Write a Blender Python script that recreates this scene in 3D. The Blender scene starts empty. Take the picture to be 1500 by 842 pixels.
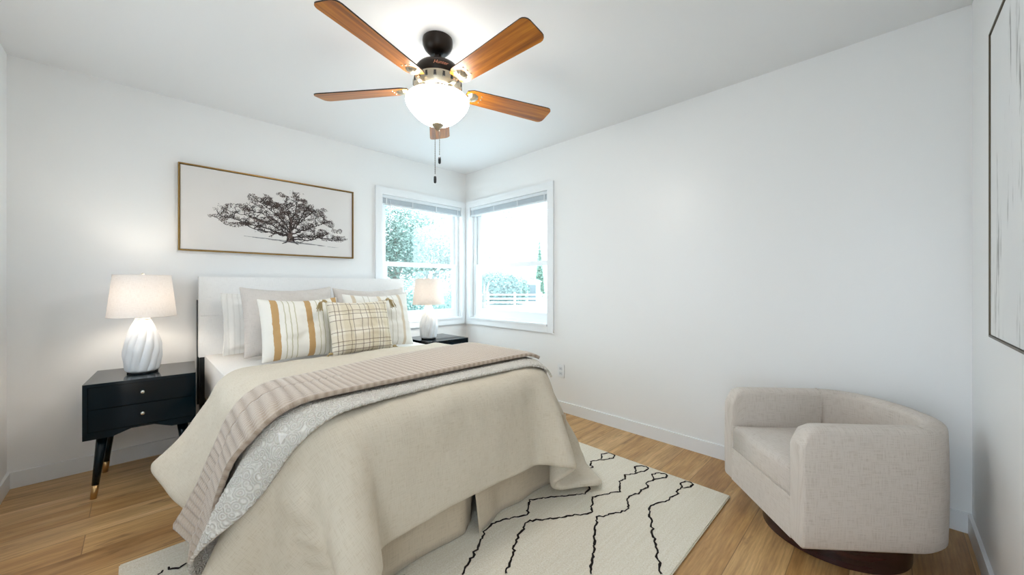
import bpy, bmesh, math, random
import numpy as np
from mathutils import Vector, Matrix, noise as mnoise
random.seed(7); np.random.seed(7)
S = bpy.context.scene
COL = S.collection
PI = math.pi

# ------------------------------------------------------------------ camera, world, exposure
cam_d = bpy.data.cameras.new('camera'); cam = bpy.data.objects.new('camera', cam_d); COL.objects.link(cam)
cam.location = (-2.7202, -3.4895, 1.1471)
cam.rotation_euler = (PI/2, 0, -0.7846)
cam_d.sensor_width = 36.0; cam_d.lens = 548.6/1500*36
cam_d.shift_y = -3.9/1500
cam_d.clip_start = .02; cam_d.clip_end = 300
S.camera = cam
S.view_settings.view_transform = 'Standard'; S.view_settings.look = 'None'
S.view_settings.gamma = 1.0; S.view_settings.use_curve_mapping = False
S.view_settings.exposure = 0.12

SKY = 6.1
FAN_GLOW, BULB_GLOW = 29.0, 84.0
w = bpy.data.worlds.new('overcast_sky'); S.world = w; w.use_nodes = True
bg = w.node_tree.nodes['Background']
bg.inputs[0].default_value = (.77, .885, 1.0, 1); bg.inputs[1].default_value = SKY

H = 2.44; LX = 3.242; LY = 3.766          # room: x in [-LX,0], y in [-LY,0]

# ------------------------------------------------------------------ material helpers
def srgb(r, g, b):
    f = lambda c: c/12.92 if c <= .04045 else ((c+.055)/1.055)**2.4
    return (f(r/255), f(g/255), f(b/255), 1)
class NT:
    def __init__(s, name):
        s.m = bpy.data.materials.new(name); s.m.use_nodes = True
        s.t = s.m.node_tree; s.n = s.t.nodes; s.l = s.t.links
        s.p = s.n['Principled BSDF']; s.out = s.n['Material Output']
    def add(s, typ, **kw):
        nd = s.n.new(typ)
        for k, v in kw.items():
            if k in nd.inputs: s.set(nd, k, v)
            else: setattr(nd, k, v)
        return nd
    def set(s, nd, k, v):
        i = nd.inputs[k]
        if isinstance(v, bpy.types.NodeSocket): s.l.new(v, i)
        else: i.default_value = v
    def math(s, op, a, b=0.0, c=0.0):
        nd = s.n.new('ShaderNodeMath'); nd.operation = op
        for i, v in enumerate((a, b, c)):
            if isinstance(v, bpy.types.NodeSocket): s.l.new(v, nd.inputs[i])
            else: nd.inputs[i].default_value = v
        return nd.outputs[0]
    def ramp(s, fac, stops, interp='LINEAR'):
        nd = s.n.new('ShaderNodeValToRGB'); nd.color_ramp.interpolation = interp
        e = nd.color_ramp.elements
        while len(e) < len(stops): e.new(.5)
        for el, (p, c) in zip(e, stops): el.position = p; el.color = c
        s.l.new(fac, nd.inputs[0]); return nd.outputs[0]
    def mix(s, fac, a, b, blend='MIX'):
        nd = s.n.new('ShaderNodeMix'); nd.data_type = 'RGBA'; nd.blend_type = blend
        for i, v in ((0, fac), (6, a), (7, b)):
            if isinstance(v, bpy.types.NodeSocket): s.l.new(v, nd.inputs[i])
            else: nd.inputs[i].default_value = v
        return nd.outputs[2]
    def coord(s, kind='Object'):
        return s.n.new('ShaderNodeTexCoord').outputs[kind]
    def mapping(s, vec, scale=(1, 1, 1), loc=(0, 0, 0), rot=(0, 0, 0)):
        nd = s.n.new('ShaderNodeMapping'); s.l.new(vec, nd.inputs[0])
        nd.inputs[1].default_value = loc; nd.inputs[2].default_value = rot; nd.inputs[3].default_value = scale
        return nd.outputs[0]
    def sep(s, vec):
        nd = s.n.new('ShaderNodeSeparateXYZ'); s.l.new(vec, nd.inputs[0]); return nd.outputs
    def noise(s, vec, scale, detail=3, rough=.5):
        nd = s.n.new('ShaderNodeTexNoise'); s.l.new(vec, nd.inputs['Vector'])
        nd.inputs['Scale'].default_value = scale; nd.inputs['Detail'].default_value = detail
        nd.inputs['Roughness'].default_value = rough
        return nd.outputs[0]
    def bump(s, h, strength=.3, dist=.01):
        nd = s.n.new('ShaderNodeBump'); s.l.new(h, nd.inputs['Height'])
        nd.inputs['Strength'].default_value = strength; nd.inputs['Distance'].default_value = dist
        s.l.new(nd.outputs[0], s.p.inputs['Normal'])
    def base(s, v):
        s.set(s.p, 'Base Color', v)
def simple(name, c, rough=.5, metal=0, spec=.5, coat=0):
    t = NT(name); t.base(c); t.set(t.p, 'Roughness', rough); t.set(t.p, 'Metallic', metal)
    t.set(t.p, 'Specular IOR Level', spec); t.set(t.p, 'Coat Weight', coat); return t.m

def paint(name, c, rough, bump=.04):
    t = NT(name); t.base(c); t.set(t.p, 'Roughness', rough)
    t.bump(t.noise(t.coord(), 90, 3), bump, .004); return t.m
M_wall = paint('wall_paint', srgb(243, 243, 242), .36)
M_ceil = paint('ceiling_paint', srgb(240, 241, 242), .5)
M_trim = simple('trim_paint', srgb(240, 242, 243), .35)
M_vinyl = simple('window_vinyl', srgb(243, 246, 247), .3)

def floor_mat():
    t = NT('oak_planks'); co = t.coord()
    br = t.add('ShaderNodeTexBrick'); t.l.new(co, br.inputs['Vector'])
    br.inputs['Scale'].default_value = 1; br.offset = .37; br.inputs['Brick Width'].default_value = 1.22
    br.inputs['Row Height'].default_value = .178; br.inputs['Mortar Size'].default_value = .0016
    br.inputs['Color1'].default_value = (0, 0, 0, 1); br.inputs['Color2'].default_value = (1, 1, 1, 1)
    br.inputs['Mortar'].default_value = (.5, .5, .5, 1); br.inputs['Bias'].default_value = 0
    xyz = t.sep(co)
    sh = t.math('MULTIPLY', br.outputs[0], 7.3)
    cv = t.n.new('ShaderNodeCombineXYZ')
    t.l.new(t.math('ADD', t.math('MULTIPLY', xyz[0], 1.3), sh), cv.inputs[0]); t.l.new(t.math('MULTIPLY', xyz[1], 9), cv.inputs[1]); t.l.new(sh, cv.inputs[2])
    n1 = t.noise(cv.outputs[0], 1.6, 5, .6)
    cv2 = t.n.new('ShaderNodeCombineXYZ')
    t.l.new(t.math('ADD', t.math('MULTIPLY', xyz[0], 3), sh), cv2.inputs[0]); t.l.new(t.math('MULTIPLY', xyz[1], 60), cv2.inputs[1]); t.l.new(sh, cv2.inputs[2])
    n2 = t.noise(cv2.outputs[0], 2.2, 4, .6)
    c = t.ramp(n1, [(.28, srgb(116, 76, 36)), (.42, srgb(184, 138, 82)), (.58, srgb(220, 176, 116)), (.76, srgb(242, 208, 158))])
    c = t.mix(.45, c, t.ramp(br.outputs[0], [(0, srgb(158, 114, 66)), (.5, srgb(206, 162, 106)), (1, srgb(234, 198, 146))]))
    c = t.mix(t.math('MULTIPLY', t.math('SUBTRACT', n2, .35), 1.3), c, srgb(118, 80, 42))
    cv3 = t.n.new('ShaderNodeCombineXYZ'); t.l.new(t.math('ADD', t.math('MULTIPLY', xyz[0], 4.0), sh), cv3.inputs[0]); t.l.new(t.math('MULTIPLY', xyz[1], 15), cv3.inputs[1]); t.l.new(sh, cv3.inputs[2])
    kn = t.ramp(t.noise(cv3.outputs[0], 1.0, 4, .65), [(.60, (0, 0, 0, 1)), (.72, (1, 1, 1, 1))])
    c = t.mix(t.math('MULTIPLY', kn, .55), c, srgb(96, 66, 40))
    c = t.mix(t.math('MULTIPLY', br.outputs[1], .55), c, srgb(70, 48, 30))
    t.base(c); t.set(t.p, 'Roughness', .38)
    t.bump(t.math('SUBTRACT', n2, br.outputs[1]), .12, .003); return t.m
M_floor = floor_mat()

def linen(name, c, c2, scale=500, bump=.25, rough=.9, slub=True, big=0):
    t = NT(name); uv = t.coord('UV')
    a = t.noise(t.mapping(uv, (scale, scale*.06, 1)), 1, 2)
    b = t.noise(t.mapping(uv, (scale*.06, scale, 1)), 1, 2)
    h = t.math('ADD', a, b)
    t.base(t.mix(t.ramp(h, [(.75, (0, 0, 0, 1)), (1.25, (1, 1, 1, 1))]), c2, c))
    t.set(t.p, 'Roughness', rough); t.set(t.p, 'Specular IOR Level', .15); t.set(t.p, 'Sheen Weight', .15)
    if big: h = t.math('ADD', h, t.math('MULTIPLY', t.noise(t.coord(), big, 3), 6))
    t.bump(h, bump, .003); return t.m

# ------------------------------------------------------------------ mesh helpers
def mesh(name, V, F, mats=None, parent=None, smooth=False, uv=None, fmat=None, loc=None, rot=None):
    me = bpy.data.meshes.new(name); me.from_pydata([tuple(v) for v in V], [], [tuple(f) for f in F]); me.update()
    return _link(name, me, mats, parent, smooth, uv, fmat, loc, rot)
def _link(name, me, mats, parent, smooth, uv=None, fmat=None, loc=None, rot=None):
    for m in (mats if isinstance(mats, (list, tuple)) else [mats] if mats else []): me.materials.append(m)
    if smooth: me.polygons.foreach_set('use_smooth', [True]*len(me.polygons))
    if uv is not None:
        ul = me.uv_layers.new(name='UVMap')
        arr = np.empty(len(me.loops), dtype=np.int32); me.loops.foreach_get('vertex_index', arr)
        ul.data.foreach_set('uv', np.asarray(uv, dtype=np.float32)[arr].ravel())
    if fmat is not None: me.polygons.foreach_set('material_index', list(fmat))
    o = bpy.data.objects.new(name, me); COL.objects.link(o)
    if parent: o.parent = parent
    if loc: o.location = loc
    if rot: o.rotation_euler = rot
    return o
def bmo(name, bm, mats=None, parent=None, smooth=False, loc=None, rot=None, bevel=0, seg=2, auto=False):
    if bevel:
        bmesh.ops.bevel(bm, geom=[e for e in bm.edges if e.calc_face_angle(0) > .5], offset=bevel, segments=seg, affect='EDGES', profile=.5)
    bmesh.ops.recalc_face_normals(bm, faces=bm.faces)
    me = bpy.data.meshes.new(name); bm.to_mesh(me); bm.free()
    o = _link(name, me, mats, parent, smooth, None, None, loc, rot)
    if auto: smooth_angle(o)
    return o
def smooth_angle(o, ang=.7):
    me = o.data; bm = bmesh.new(); bm.from_mesh(me)
    for f in bm.faces: f.smooth = True
    for e in bm.edges: e.smooth = e.calc_face_angle(0) < ang
    bm.to_mesh(me); bm.free()
def box_bm(x0, x1, y0, y1, z0, z1, bm=None):
    bm = bm or bmesh.new()
    v = [bm.verts.new((x, y, z)) for x in (x0, x1) for y in (y0, y1) for z in (z0, z1)]
    for f in ((0, 1, 3, 2), (4, 6, 7, 5), (0, 4, 5, 1), (2, 3, 7, 6), (0, 2, 6, 4), (1, 5, 7, 3)): bm.faces.new([v[i] for i in f])
    return bm
def box(name, a, b, mats, parent=None, bevel=.0, seg=2, **k):
    return bmo(name, box_bm(min(a[0], b[0]), max(a[0], b[0]), min(a[1], b[1]), max(a[1], b[1]), min(a[2], b[2]), max(a[2], b[2])), mats, parent, bevel=bevel, seg=seg, auto=bevel > 0, **k)
def prism_bm(pts, y0, y1, bm=None):
    """polygon in x,z extruded along y"""
    bm = bm or bmesh.new()
    a = [bm.verts.new((x, y0, z)) for x, z in pts]; b = [bm.verts.new((x, y1, z)) for x, z in pts]
    n = len(pts); bm.faces.new(a); bm.faces.new(b[::-1])
    for i in range(n): bm.faces.new((a[i], b[i], b[(i+1) % n], a[(i+1) % n]))
    return bm
def lathe(name, prof, mats, parent=None, n=40, loc=None, smooth=True, rfun=None, cap=True, auto=True, rot=None):
    V = []; F = []
    for (r, z) in prof:
        for k in range(n):
            a = 2*PI*k/n; rr = r*(rfun(a, z) if rfun else 1)
            V.append((rr*math.cos(a), rr*math.sin(a), z))
    for i in range(len(prof)-1):
        for k in range(n):
            F.append((i*n+k, i*n+(k+1) % n, (i+1)*n+(k+1) % n, (i+1)*n+k))
    if cap:
        if prof[0][0] > 1e-4: F.append(tuple(range(n))[::-1])
        if prof[-1][0] > 1e-4: F.append(tuple((len(prof)-1)*n+k for k in range(n)))
    o = mesh(name, V, F, mats, parent, smooth, loc=loc, rot=rot)
    if auto: smooth_angle(o, .8)
    return o
def tube_data(pts, r, n=8, V=None, F=None, closed=False):
    V = [] if V is None else V; F = [] if F is None else F
    pts = [Vector(p) for p in pts]; base = len(V); N = len(pts); prev = None
    rs = r if isinstance(r, (list, tuple)) else [r]*N
    for i, p in enumerate(pts):
        t = (pts[min(i+1, N-1)]-pts[max(i-1, 0)]).normalized()
        if prev is None:
            a = Vector((0, 0, 1)) if abs(t.z) < .9 else Vector((1, 0, 0)); u = t.cross(a).normalized()
        else:
            u = prev-t*prev.dot(t); u.normalize()
        prev = u; v = t.cross(u)
        for k in range(n):
            ang = 2*PI*k/n; V.append(p+(u*math.cos(ang)+v*math.sin(ang))*rs[i])
    for i in range(N-1):
        for k in range(n):
            F.append((base+i*n+k, base+i*n+(k+1) % n, base+(i+1)*n+(k+1) % n, base+(i+1)*n+k))
    F.append(tuple(base+k for k in range(n))[::-1]); F.append(tuple(base+(N-1)*n+k for k in range(n)))
    return V, F
def tube(name, pts, r, mats, parent=None, n=8, **k):
    V, F = tube_data(pts, r, n); return mesh(name, V, F, mats, parent, True, **k)
def thing(name, label, cat, loc=(0, 0, 0), rz=0, group=None):
    o = bpy.data.objects.new(name, None); COL.objects.link(o); o.empty_display_size = .1
    o.location = loc; o.rotation_euler = (0, 0, rz); o['label'] = label; o['category'] = cat
    if group: o['group'] = group
    return o
def tag(o, label, cat, group=None):
    o['label'] = label; o['category'] = cat
    if group: o['group'] = group
    return o
def struct(o): o['kind'] = 'structure'; return o
def sub(o, lv=1):
    m = o.modifiers.new('subdivision', 'SUBSURF'); m.levels = lv; m.render_levels = lv; return o

# ------------------------------------------------------------------ setting
WT = .15
struct(box('floor', (-LX-WT, -LY-WT, -.1), (WT, WT, 0), M_floor))
struct(box('ceiling', (-LX-WT, -LY-WT, H), (WT, WT, H+.12), M_ceil))
# window openings: wall_back x in [W1A,W1B], wall_right y in [W2A,W2B]
WZ0, WZ1 = .76, 2.035
W1A, W1B = -1.036, -.07
W2A, W2B = -1.247, -.082
def wall_hole(name, u0, u1, a, b, z0, z1, plane, t0, t1):
    bm = bmesh.new()
    us = [u0, a, b, u1]; zs = [0, z0, z1, H]
    def P(u, z, t): return (u, t, z) if plane == 'y' else (t, u, z)
    vv = {}
    def v(i, j, k):
        if (i, j, k) not in vv: vv[(i, j, k)] = bm.verts.new(P(us[i], zs[j], (t0, t1)[k]))
        return vv[(i, j, k)]
    for k in (0, 1):
        for i in range(3):
            for j in range(3):
                if (i, j) != (1, 1): bm.faces.new([v(i, j, k), v(i+1, j, k), v(i+1, j+1, k), v(i, j+1, k)])
    ring = lambda L: [bm.faces.new([v(*L[q], 0), v(*L[(q+1) % len(L)], 0), v(*L[(q+1) % len(L)], 1), v(*L[q], 1)]) for q in range(len(L))]
    ring([(1, 1), (2, 1), (2, 2), (1, 2)])
    ring([(0, 0), (1, 0), (2, 0), (3, 0), (3, 1), (3, 2), (3, 3), (2, 3), (1, 3), (0, 3), (0, 2), (0, 1)])
    return struct(bmo(name, bm, M_wall))
wall_hole('wall_back', -LX, 0, W1A, W1B, WZ0, WZ1, 'y', 0, WT)
wall_hole('wall_right', -LY, 0, W2A, W2B, WZ0, WZ1, 'x', 0, WT)
struct(box('wall_corner', (0, 0, 0), (WT, WT, H), M_wall))
struct(box('wall_front', (-LX, -LY-WT, 0), (WT, -LY, H), M_wall))
# left wall; its unseen window and camera-side doorway are added for daylight fill
W3A, W3B, W3Z0, W3Z1, OPN = -1.80, -.85, .90, 1.66, -3.28
wall_hole('wall_left', OPN, WT, W3A, W3B, W3Z0, W3Z1, 'x', -LX-WT, -LX)
bm = bmesh.new()
for (a, b, c, d) in ((W3A, W3A+.05, W3Z0, W3Z1), (W3B-.05, W3B, W3Z0, W3Z1), (W3A+.05, W3B-.05, W3Z0, W3Z0+.05), (W3A+.05, W3B-.05, W3Z1-.05, W3Z1), ((W3A+W3B)/2-.025, (W3A+W3B)/2+.025, W3Z0+.05, W3Z1-.05)):
    box_bm(-LX-.10, -LX-.05, a, b, c, d, bm)
struct(bmo('added_fill_window', bm, M_vinyl))
BH, BT = .0915, .013
def base(name, a, b):
    o = struct(box(name, a, b, M_trim, bevel=.004)); return o
base('baseboard_back', (-LX, -BT, 0), (0, 0, BH))
base('baseboard_right', (-BT, -LY, 0), (0, -BT, BH))
struct(box('wall_left', (-LX-WT, -LY-WT, 2.08), (-LX, OPN, H), M_wall))
base('baseboard_left', (-LX, OPN, 0), (-LX+BT, -BT, BH))
base('baseboard_front', (-LX+.02, -LY, 0), (-BT, -LY+BT, BH))

# glass
t = NT('window_glass'); t.n.remove(t.p)
tr = t.add('ShaderNodeBsdfTransparent'); gl = t.add('ShaderNodeBsdfGlossy'); gl.inputs['Roughness'].default_value = .02
mx = t.add('ShaderNodeMixShader'); mx.inputs[0].default_value = .06
tr.inputs[0].default_value = (.93, .98, .98, 1)
t.l.new(tr.outputs[0], mx.inputs[1]); t.l.new(gl.outputs[0], mx.inputs[2]); t.l.new(mx.outputs[0], t.out.inputs[0])
M_glass = t.m
M_slat = simple('blind_slats', srgb(205, 214, 220), .45)
M_rail = simple('blind_rail', srgb(226, 231, 234), .4)

def window(name, plane, a, b, casing_end, gl0, gl1):
    """opening a..b along the wall, glass gl0..gl1; depth axis t (positive = outside)"""
    root = bpy.data.objects.new(name, None); COL.objects.link(root); root['kind'] = 'structure'
    def bx(nm, u0, u1, z0, z1, t0, t1, mat=M_vinyl, par=root, bev=.003):
        A, B = ((u0, t0, z0), (u1, t1, z1)) if plane == 'y' else ((t0, u0, z0), (t1, u1, z1))
        return box(nm, A, B, mat, par, bevel=bev)
    def ringf(nm, u0, u1, z0, z1, iu0, iu1, iz0, iz1, t0, t1, mat=M_vinyl, par=root):
        bm = bmesh.new()
        o = [(u0, z0), (u1, z0), (u1, z1), (u0, z1)]; i = [(iu0, iz0), (iu1, iz0), (iu1, iz1), (iu0, iz1)]
        P = (lambda u, z, tt: (u, tt, z)) if plane == 'y' else (lambda u, z, tt: (tt, u, z))
        r = [[bm.verts.new(P(*p, tt)) for p in q] for q in (o, i) for tt in (t0, t1)]
        for k in range(4):
            n = (k+1) % 4
            bm.faces.new((r[0][k], r[0][n], r[2][n], r[2][k])); bm.faces.new((r[1][k], r[1][n], r[3][n], r[3][k]))
            bm.faces.new((r[0][k], r[0][n], r[1][n], r[1][k])); bm.faces.new((r[2][k], r[2][n], r[3][n], r[3][k]))
        return bmo(nm, bm, mat, par, bevel=.003, auto=True)
    # casing on the room side
    c = .07
    if abs(casing_end) > 0:
        lo = casing_end; hi = -.001
        bx('casing_side', casing_end, a, WZ0-.06, WZ1+.07, -.02, 0, M_trim)
        bx('casing_head', a, hi-.02, WZ1, WZ1+.07, -.02, 0, M_trim)
        bx('casing_apron', a, hi-.02, WZ0-.06, WZ0, -.022, 0, M_trim)
        bx('corner_post', b, hi, WZ0-.0, WZ1+.0, -.012, 0, M_trim)
    bx('window_sill', a+.001, b-.001, WZ0, WZ0+.02, -.03, .06, M_trim)
    ringf('window_frame', a, b, WZ0+.02, WZ1, a+.03, b-.03, WZ0+.045, WZ1-.03, .045, .12)
    zm = 1.357
    s1 = ringf('lower_sash', a+.03, b-.03, WZ0+.045, zm+.025, gl0+.004, gl1-.004, WZ0+.115, zm-.022, .05, .08)
    s2 = ringf('upper_sash', a+.03, b-.03, zm-.02, WZ1-.03, gl0, gl1, zm+.028, WZ1-.06, .082, .11)
    bx('glass_pane', gl0, gl1, WZ0+.11, zm-.02, .063, .066, M_glass, s1, 0)
    bx('glass_pane', gl0, gl1, zm+.02, WZ1-.05, .095, .098, M_glass, s2, 0)
    return root
window('window_1', 'y', W1A, W1B, -1.105, -.955, -.14)
window('window_2', 'x', W2A, W2B, -1.318, -1.19, -.19)

def blind(label, plane, a, b, ncord, wand):
    P = (lambda u, tt, z: (u, tt, z)) if plane == 'y' else (lambda u, tt, z: (tt, u, z))
    root = thing('window_blind', label, 'blind', P((a+b)/2, .02, WZ1-.03), 0, 'raised window blinds')
    c = (a+b)/2
    def bx(nm, u0, u1, t0, t1, z0, z1, m, par=root, bev=.002):
        return box(nm, P(u0-c, t0-.02, z0-WZ1+.03), P(u1-c, t1-.02, z1-WZ1+.03), m, par, bevel=bev)
    bx('head_rail', a+.004, b-.004, .002, .038, WZ1-.032, WZ1-.002, M_rail)
    # packed slats: one corrugated bundle
    bm = bmesh.new(); n = 11; zt, zb = WZ1-.035, WZ1-.083
    prof = []
    for i in range(n):
        z = zt-(zt-zb)*i/n; dz = (zt-zb)/n
        prof += [(-.016, z), (-.016, z-dz*.55), (-.013, z-dz*.6), (-.013, z-dz*.95)]
    prof += [(.016, zb), (.016, zt)]
    A = [bm.verts.new(P(a+.006-c, tt, z-WZ1+.03)) for tt, z in prof]; B = [bm.verts.new(P(b-.006-c, tt, z-WZ1+.03)) for tt, z in prof]
    bm.faces.new(A); bm.faces.new(B[::-1])
    for i in range(len(prof)): bm.faces.new((A[i], B[i], B[(i+1) % len(prof)], A[(i+1) % len(prof)]))
    bmo('slat_bundle', bm, M_slat, root)
    bx('bottom_rail', a+.005, b-.005, .004, .036, WZ1-.1, WZ1-.084, M_rail)
    for k in range(ncord):
        u = a+.05+(b-a-.1)*k/(ncord-1)
        bx('ladder_tape', u-.006, u+.006, -.0005, .0015, WZ1-.1, WZ1-.03, M_rail, root, 0)
    if wand:
        u = a+.085-c
        tube('tilt_wand', [P(u, -.022, -.02), P(u, -.024, -.2), P(u, -.024, -.34)], .004, M_rail, root)
    return root
blind('raised white mini blind bunched above the window beside the bed, with a tilt wand', 'y', W1A, W1B, 4, True)
blind('raised white mini blind with ladder tapes at the top of the right-hand wall window', 'x', W2A, W2B, 4, False)

# ------------------------------------------------------------------ rug
RX0, RX1, RY0, RY1, RT = -2.775, -.463, -2.893, -1.29, .012
def rug():
    t = NT('rug_pile'); co = t.coord()
    n = t.noise(co, 160, 3, .6); n2 = t.noise(t.mapping(co, (90, 6, 1)), 1, 3); n3 = t.noise(t.mapping(co, (1.5, 45, 1)), 2, 3)
    c = t.ramp(n, [(.3, srgb(228, 218, 198)), (.7, srgb(250, 246, 236))])
    c = t.mix(t.math('MULTIPLY', n3, .45), c, srgb(200, 184, 150))
    t.base(c); t.set(t.p, 'Roughness', .95); t.set(t.p, 'Specular IOR Level', .1)
    t.bump(t.math('ADD', n, t.math('MULTIPLY', n2, .6)), .5, .006)
    tl = NT('rug_line'); tl.base(srgb(44, 38, 36)); tl.set(tl.p, 'Roughness', .95); tl.set(tl.p, 'Specular IOR Level', .05)
    cx, cy = (RX0+RX1)/2, (RY0+RY1)/2
    bm = box_bm(RX0-cx, RX1-cx, RY0-cy, RY1-cy, 0, RT)
    bmesh.ops.bevel(bm, geom=list(bm.edges), offset=.004, segments=2, affect='EDGES')
    bmesh.ops.recalc_face_normals(bm, faces=bm.faces)
    def strip(pts, wd=.0105, wob=.006):
        P = []
        for a, b in zip(pts[:-1], pts[1:]):
            L = math.hypot(b[0]-a[0], b[1]-a[1]); k = max(2, int(L/.014))
            for i in range(k): P.append((a[0]+(b[0]-a[0])*i/k+random.uniform(-wob, wob), a[1]+(b[1]-a[1])*i/k+random.uniform(-wob, wob)))
        P.append(pts[-1]); prev = None
        for i, p in enumerate(P):
            q0 = P[max(i-1, 0)]; q1 = P[min(i+1, len(P)-1)]
            d = Vector((q1[0]-q0[0], q1[1]-q0[1], 0)); d.normalize(); nn = Vector((-d.y, d.x, 0))*wd*random.uniform(.3, .62)
            c0 = Vector((p[0]-cx, p[1]-cy, RT+.0014))
            a = bm.verts.new(c0+nn); m_ = bm.verts.new(c0+Vector((0, 0, .002))); b = bm.verts.new(c0-nn)
            if prev:
                for u in (0, 1):
                    f = bm.faces.new((prev[u], prev[u+1], (a, m_, b)[u+1], (a, m_, b)[u])); f.material_index = 1
            prev = (a, m_, b)
    for L in RUG_LINES: strip(L)
    me = bpy.data.meshes.new('area_rug'); bm.to_mesh(me); bm.free()
    o = _link('area_rug', me, [t.m, tl.m], None, False); o.location = (cx, cy, 0.001)
    tag(o, 'cream area rug with thin black zigzag lines, partly under the bed', 'rug')
RUG_LINES = [[(-0.754, -2.191), (-0.946, -2.318), (-1.006, -2.331), (-1.254, -2.159), (-1.361, -2.233), (-1.528, -2.16), (-1.593, -2.183), (-1.682, -2.24), (-1.825, -2.316)], [(-0.585, -2.178), (-0.52, -2.138), (-0.475, -2.163), (-0.475, -2.21), (-0.518, -2.228), (-0.592, -2.182), (-0.661, -2.151), (-0.71, -2.173), (-0.71, -2.193), (-0.754, -2.191)], [(-0.598, -2.421), (-0.527, -2.376), (-0.484, -2.398), (-0.479, -2.44), (-0.532, -2.452), (-0.598, -2.421), (-0.668, -2.384), (-0.704, -2.409), (-0.754, -2.403), (-0.846, -2.451), (-1.002, -2.381), (-1.127, -2.451), (-1.4, -2.273), (-1.514, -2.317), (-1.698, -2.434)], [(-0.593, -2.533), (-0.544, -2.499), (-0.497, -2.516), (-0.481, -2.556), (-0.52, -2.569), (-0.593, -2.533), (-0.658, -2.512), (-0.702, -2.541), (-0.735, -2.529), (-0.785, -2.54), (-0.855, -2.509), (-0.978, -2.566), (-1.135, -2.491), (-1.253, -2.551), (-1.351, -2.607), (-1.465, -2.671)], [(-0.573, -2.679), (-0.528, -2.651), (-0.483, -2.669), (-0.479, -2.709), (-0.527, -2.716), (-0.573, -2.679), (-0.615, -2.669), (-0.662, -2.69), (-0.711, -2.672), (-0.743, -2.677), (-0.854, -2.628), (-0.91, -2.651), (-1.029, -2.718), (-1.191, -2.814), (-1.269, -2.866)], [(-2.667, -1.475), (-2.651, -1.458)], [(-2.638, -1.454), (-2.632, -1.472), (-2.604, -1.484), (-2.581, -1.473)], [(-2.543, -1.593), (-2.532, -1.581), (-2.518, -1.578), (-2.488, -1.515), (-2.474, -1.537), (-2.448, -1.557)], [(-2.484, -2.191), (-2.292, -2.318), (-2.232, -2.331), (-1.984, -2.159)], [(-2.653, -2.178), (-2.718, -2.138), (-2.763, -2.163), (-2.763, -2.21), (-2.72, -2.228), (-2.646, -2.182), (-2.577, -2.151), (-2.528, -2.173), (-2.528, -2.193), (-2.484, -2.191)], [(-2.64, -2.421), (-2.711, -2.376), (-2.754, -2.398), (-2.759, -2.44), (-2.706, -2.452), (-2.64, -2.421), (-2.57, -2.384), (-2.534, -2.409), (-2.484, -2.403), (-2.392, -2.451), (-2.236, -2.381), (-2.111, -2.451)], [(-2.645, -2.533), (-2.694, -2.499), (-2.741, -2.516), (-2.757, -2.556), (-2.718, -2.569), (-2.645, -2.533), (-2.58, -2.512), (-2.536, -2.541), (-2.503, -2.529), (-2.453, -2.54), (-2.383, -2.509), (-2.26, -2.566), (-2.103, -2.491), (-1.985, -2.551)], [(-2.665, -2.679), (-2.71, -2.651), (-2.755, -2.669), (-2.759, -2.709), (-2.711, -2.716), (-2.665, -2.679), (-2.623, -2.669), (-2.576, -2.69), (-2.527, -2.672), (-2.495, -2.677), (-2.384, -2.628), (-2.328, -2.651), (-2.209, -2.718), (-2.047, -2.814), (-1.969, -2.866)]]
rug()

# ------------------------------------------------------------------ bed
BX0, BX1, BYF, BYH = -2.40, -.87, -2.14, -.105
MTOP = .655
M_white_linen = linen('white_upholstery', srgb(250, 249, 247), srgb(243, 242, 240), 400, .08)
M_sheet = linen('white_sheet', srgb(240, 236, 230), srgb(230, 226, 220), 500, .1, big=6)
M_skirt = linen('skirt_fabric', srgb(206, 190, 166), srgb(194, 178, 154), 300, .2)
M_dark = simple('espresso_wood', srgb(28, 32, 32), .35)
bed = thing('bed', 'queen bed with white upholstered headboard and beige pleated bed skirt', 'bed', ((BX0+BX1)/2, -1.1, 0))
bxc, byc = (BX0+BX1)/2, -1.1
def lbox(nm, a, b, m, par, bevel, seg=4):
    return box(nm, (a[0]-bxc, a[1]-byc, a[2]), (b[0]-bxc, b[1]-byc, b[2]), m, par, bevel=bevel, seg=seg)
def uv_box(o, s=1.0):
    me = o.data; ul = me.uv_layers.new(name='UVMap')
    for p in me.polygons:
        n = p.normal; ax = max(range(3), key=lambda i: abs(n[i])); k = [i for i in range(3) if i != ax]
        for li in p.loop_indices:
            c = me.vertices[me.loops[li].vertex_index].co; ul.data[li].uv = (c[k[0]]*s, c[k[1]]*s)
    return o
hb = uv_box(lbox('headboard', (-2.42, -.100, .64), (-.852, -.036, 1.205), M_white_linen, bed, .022, 5))
V, F = [], []
tube_data([(-2.41-bxc, -.1012-byc, .93), (-1.6-bxc, -.1012-byc, .93), (-.853-bxc, -.1012-byc, .93)], .0035, 6, V, F)
mesh('headboard_seam', V, F, M_white_linen, hb, True, uv=[(v[0], v[2]) for v in V])
lbox('headboard_back', (-2.426, -.036, .30), (-.85, -.016, 1.04), M_dark, bed, .002, 1)
for x in (-2.415, -.925): lbox('headboard_leg', (x, -.095, 0), (x+.07, -.037, .64), M_dark, bed, .003, 1)
lbox('bed_frame', (BX0+.01, BYF+.05, .2), (BX1-.01, -.1, .36), M_dark, bed, .005, 1)
for x in (BX0+.12, BX1-.18):
    for y in (BYF+.14, -.3): lbox('leg', (x, y-.06, .014 if y < -1.3 else 0), (x+.06, y, .2), M_dark, bed, .003, 1)
mt = uv_box(lbox('mattress', (BX0+.01, BYF+.06, .36), (BX1-.155, BYH, MTOP-.004), M_sheet, bed, .10, 8))
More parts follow.
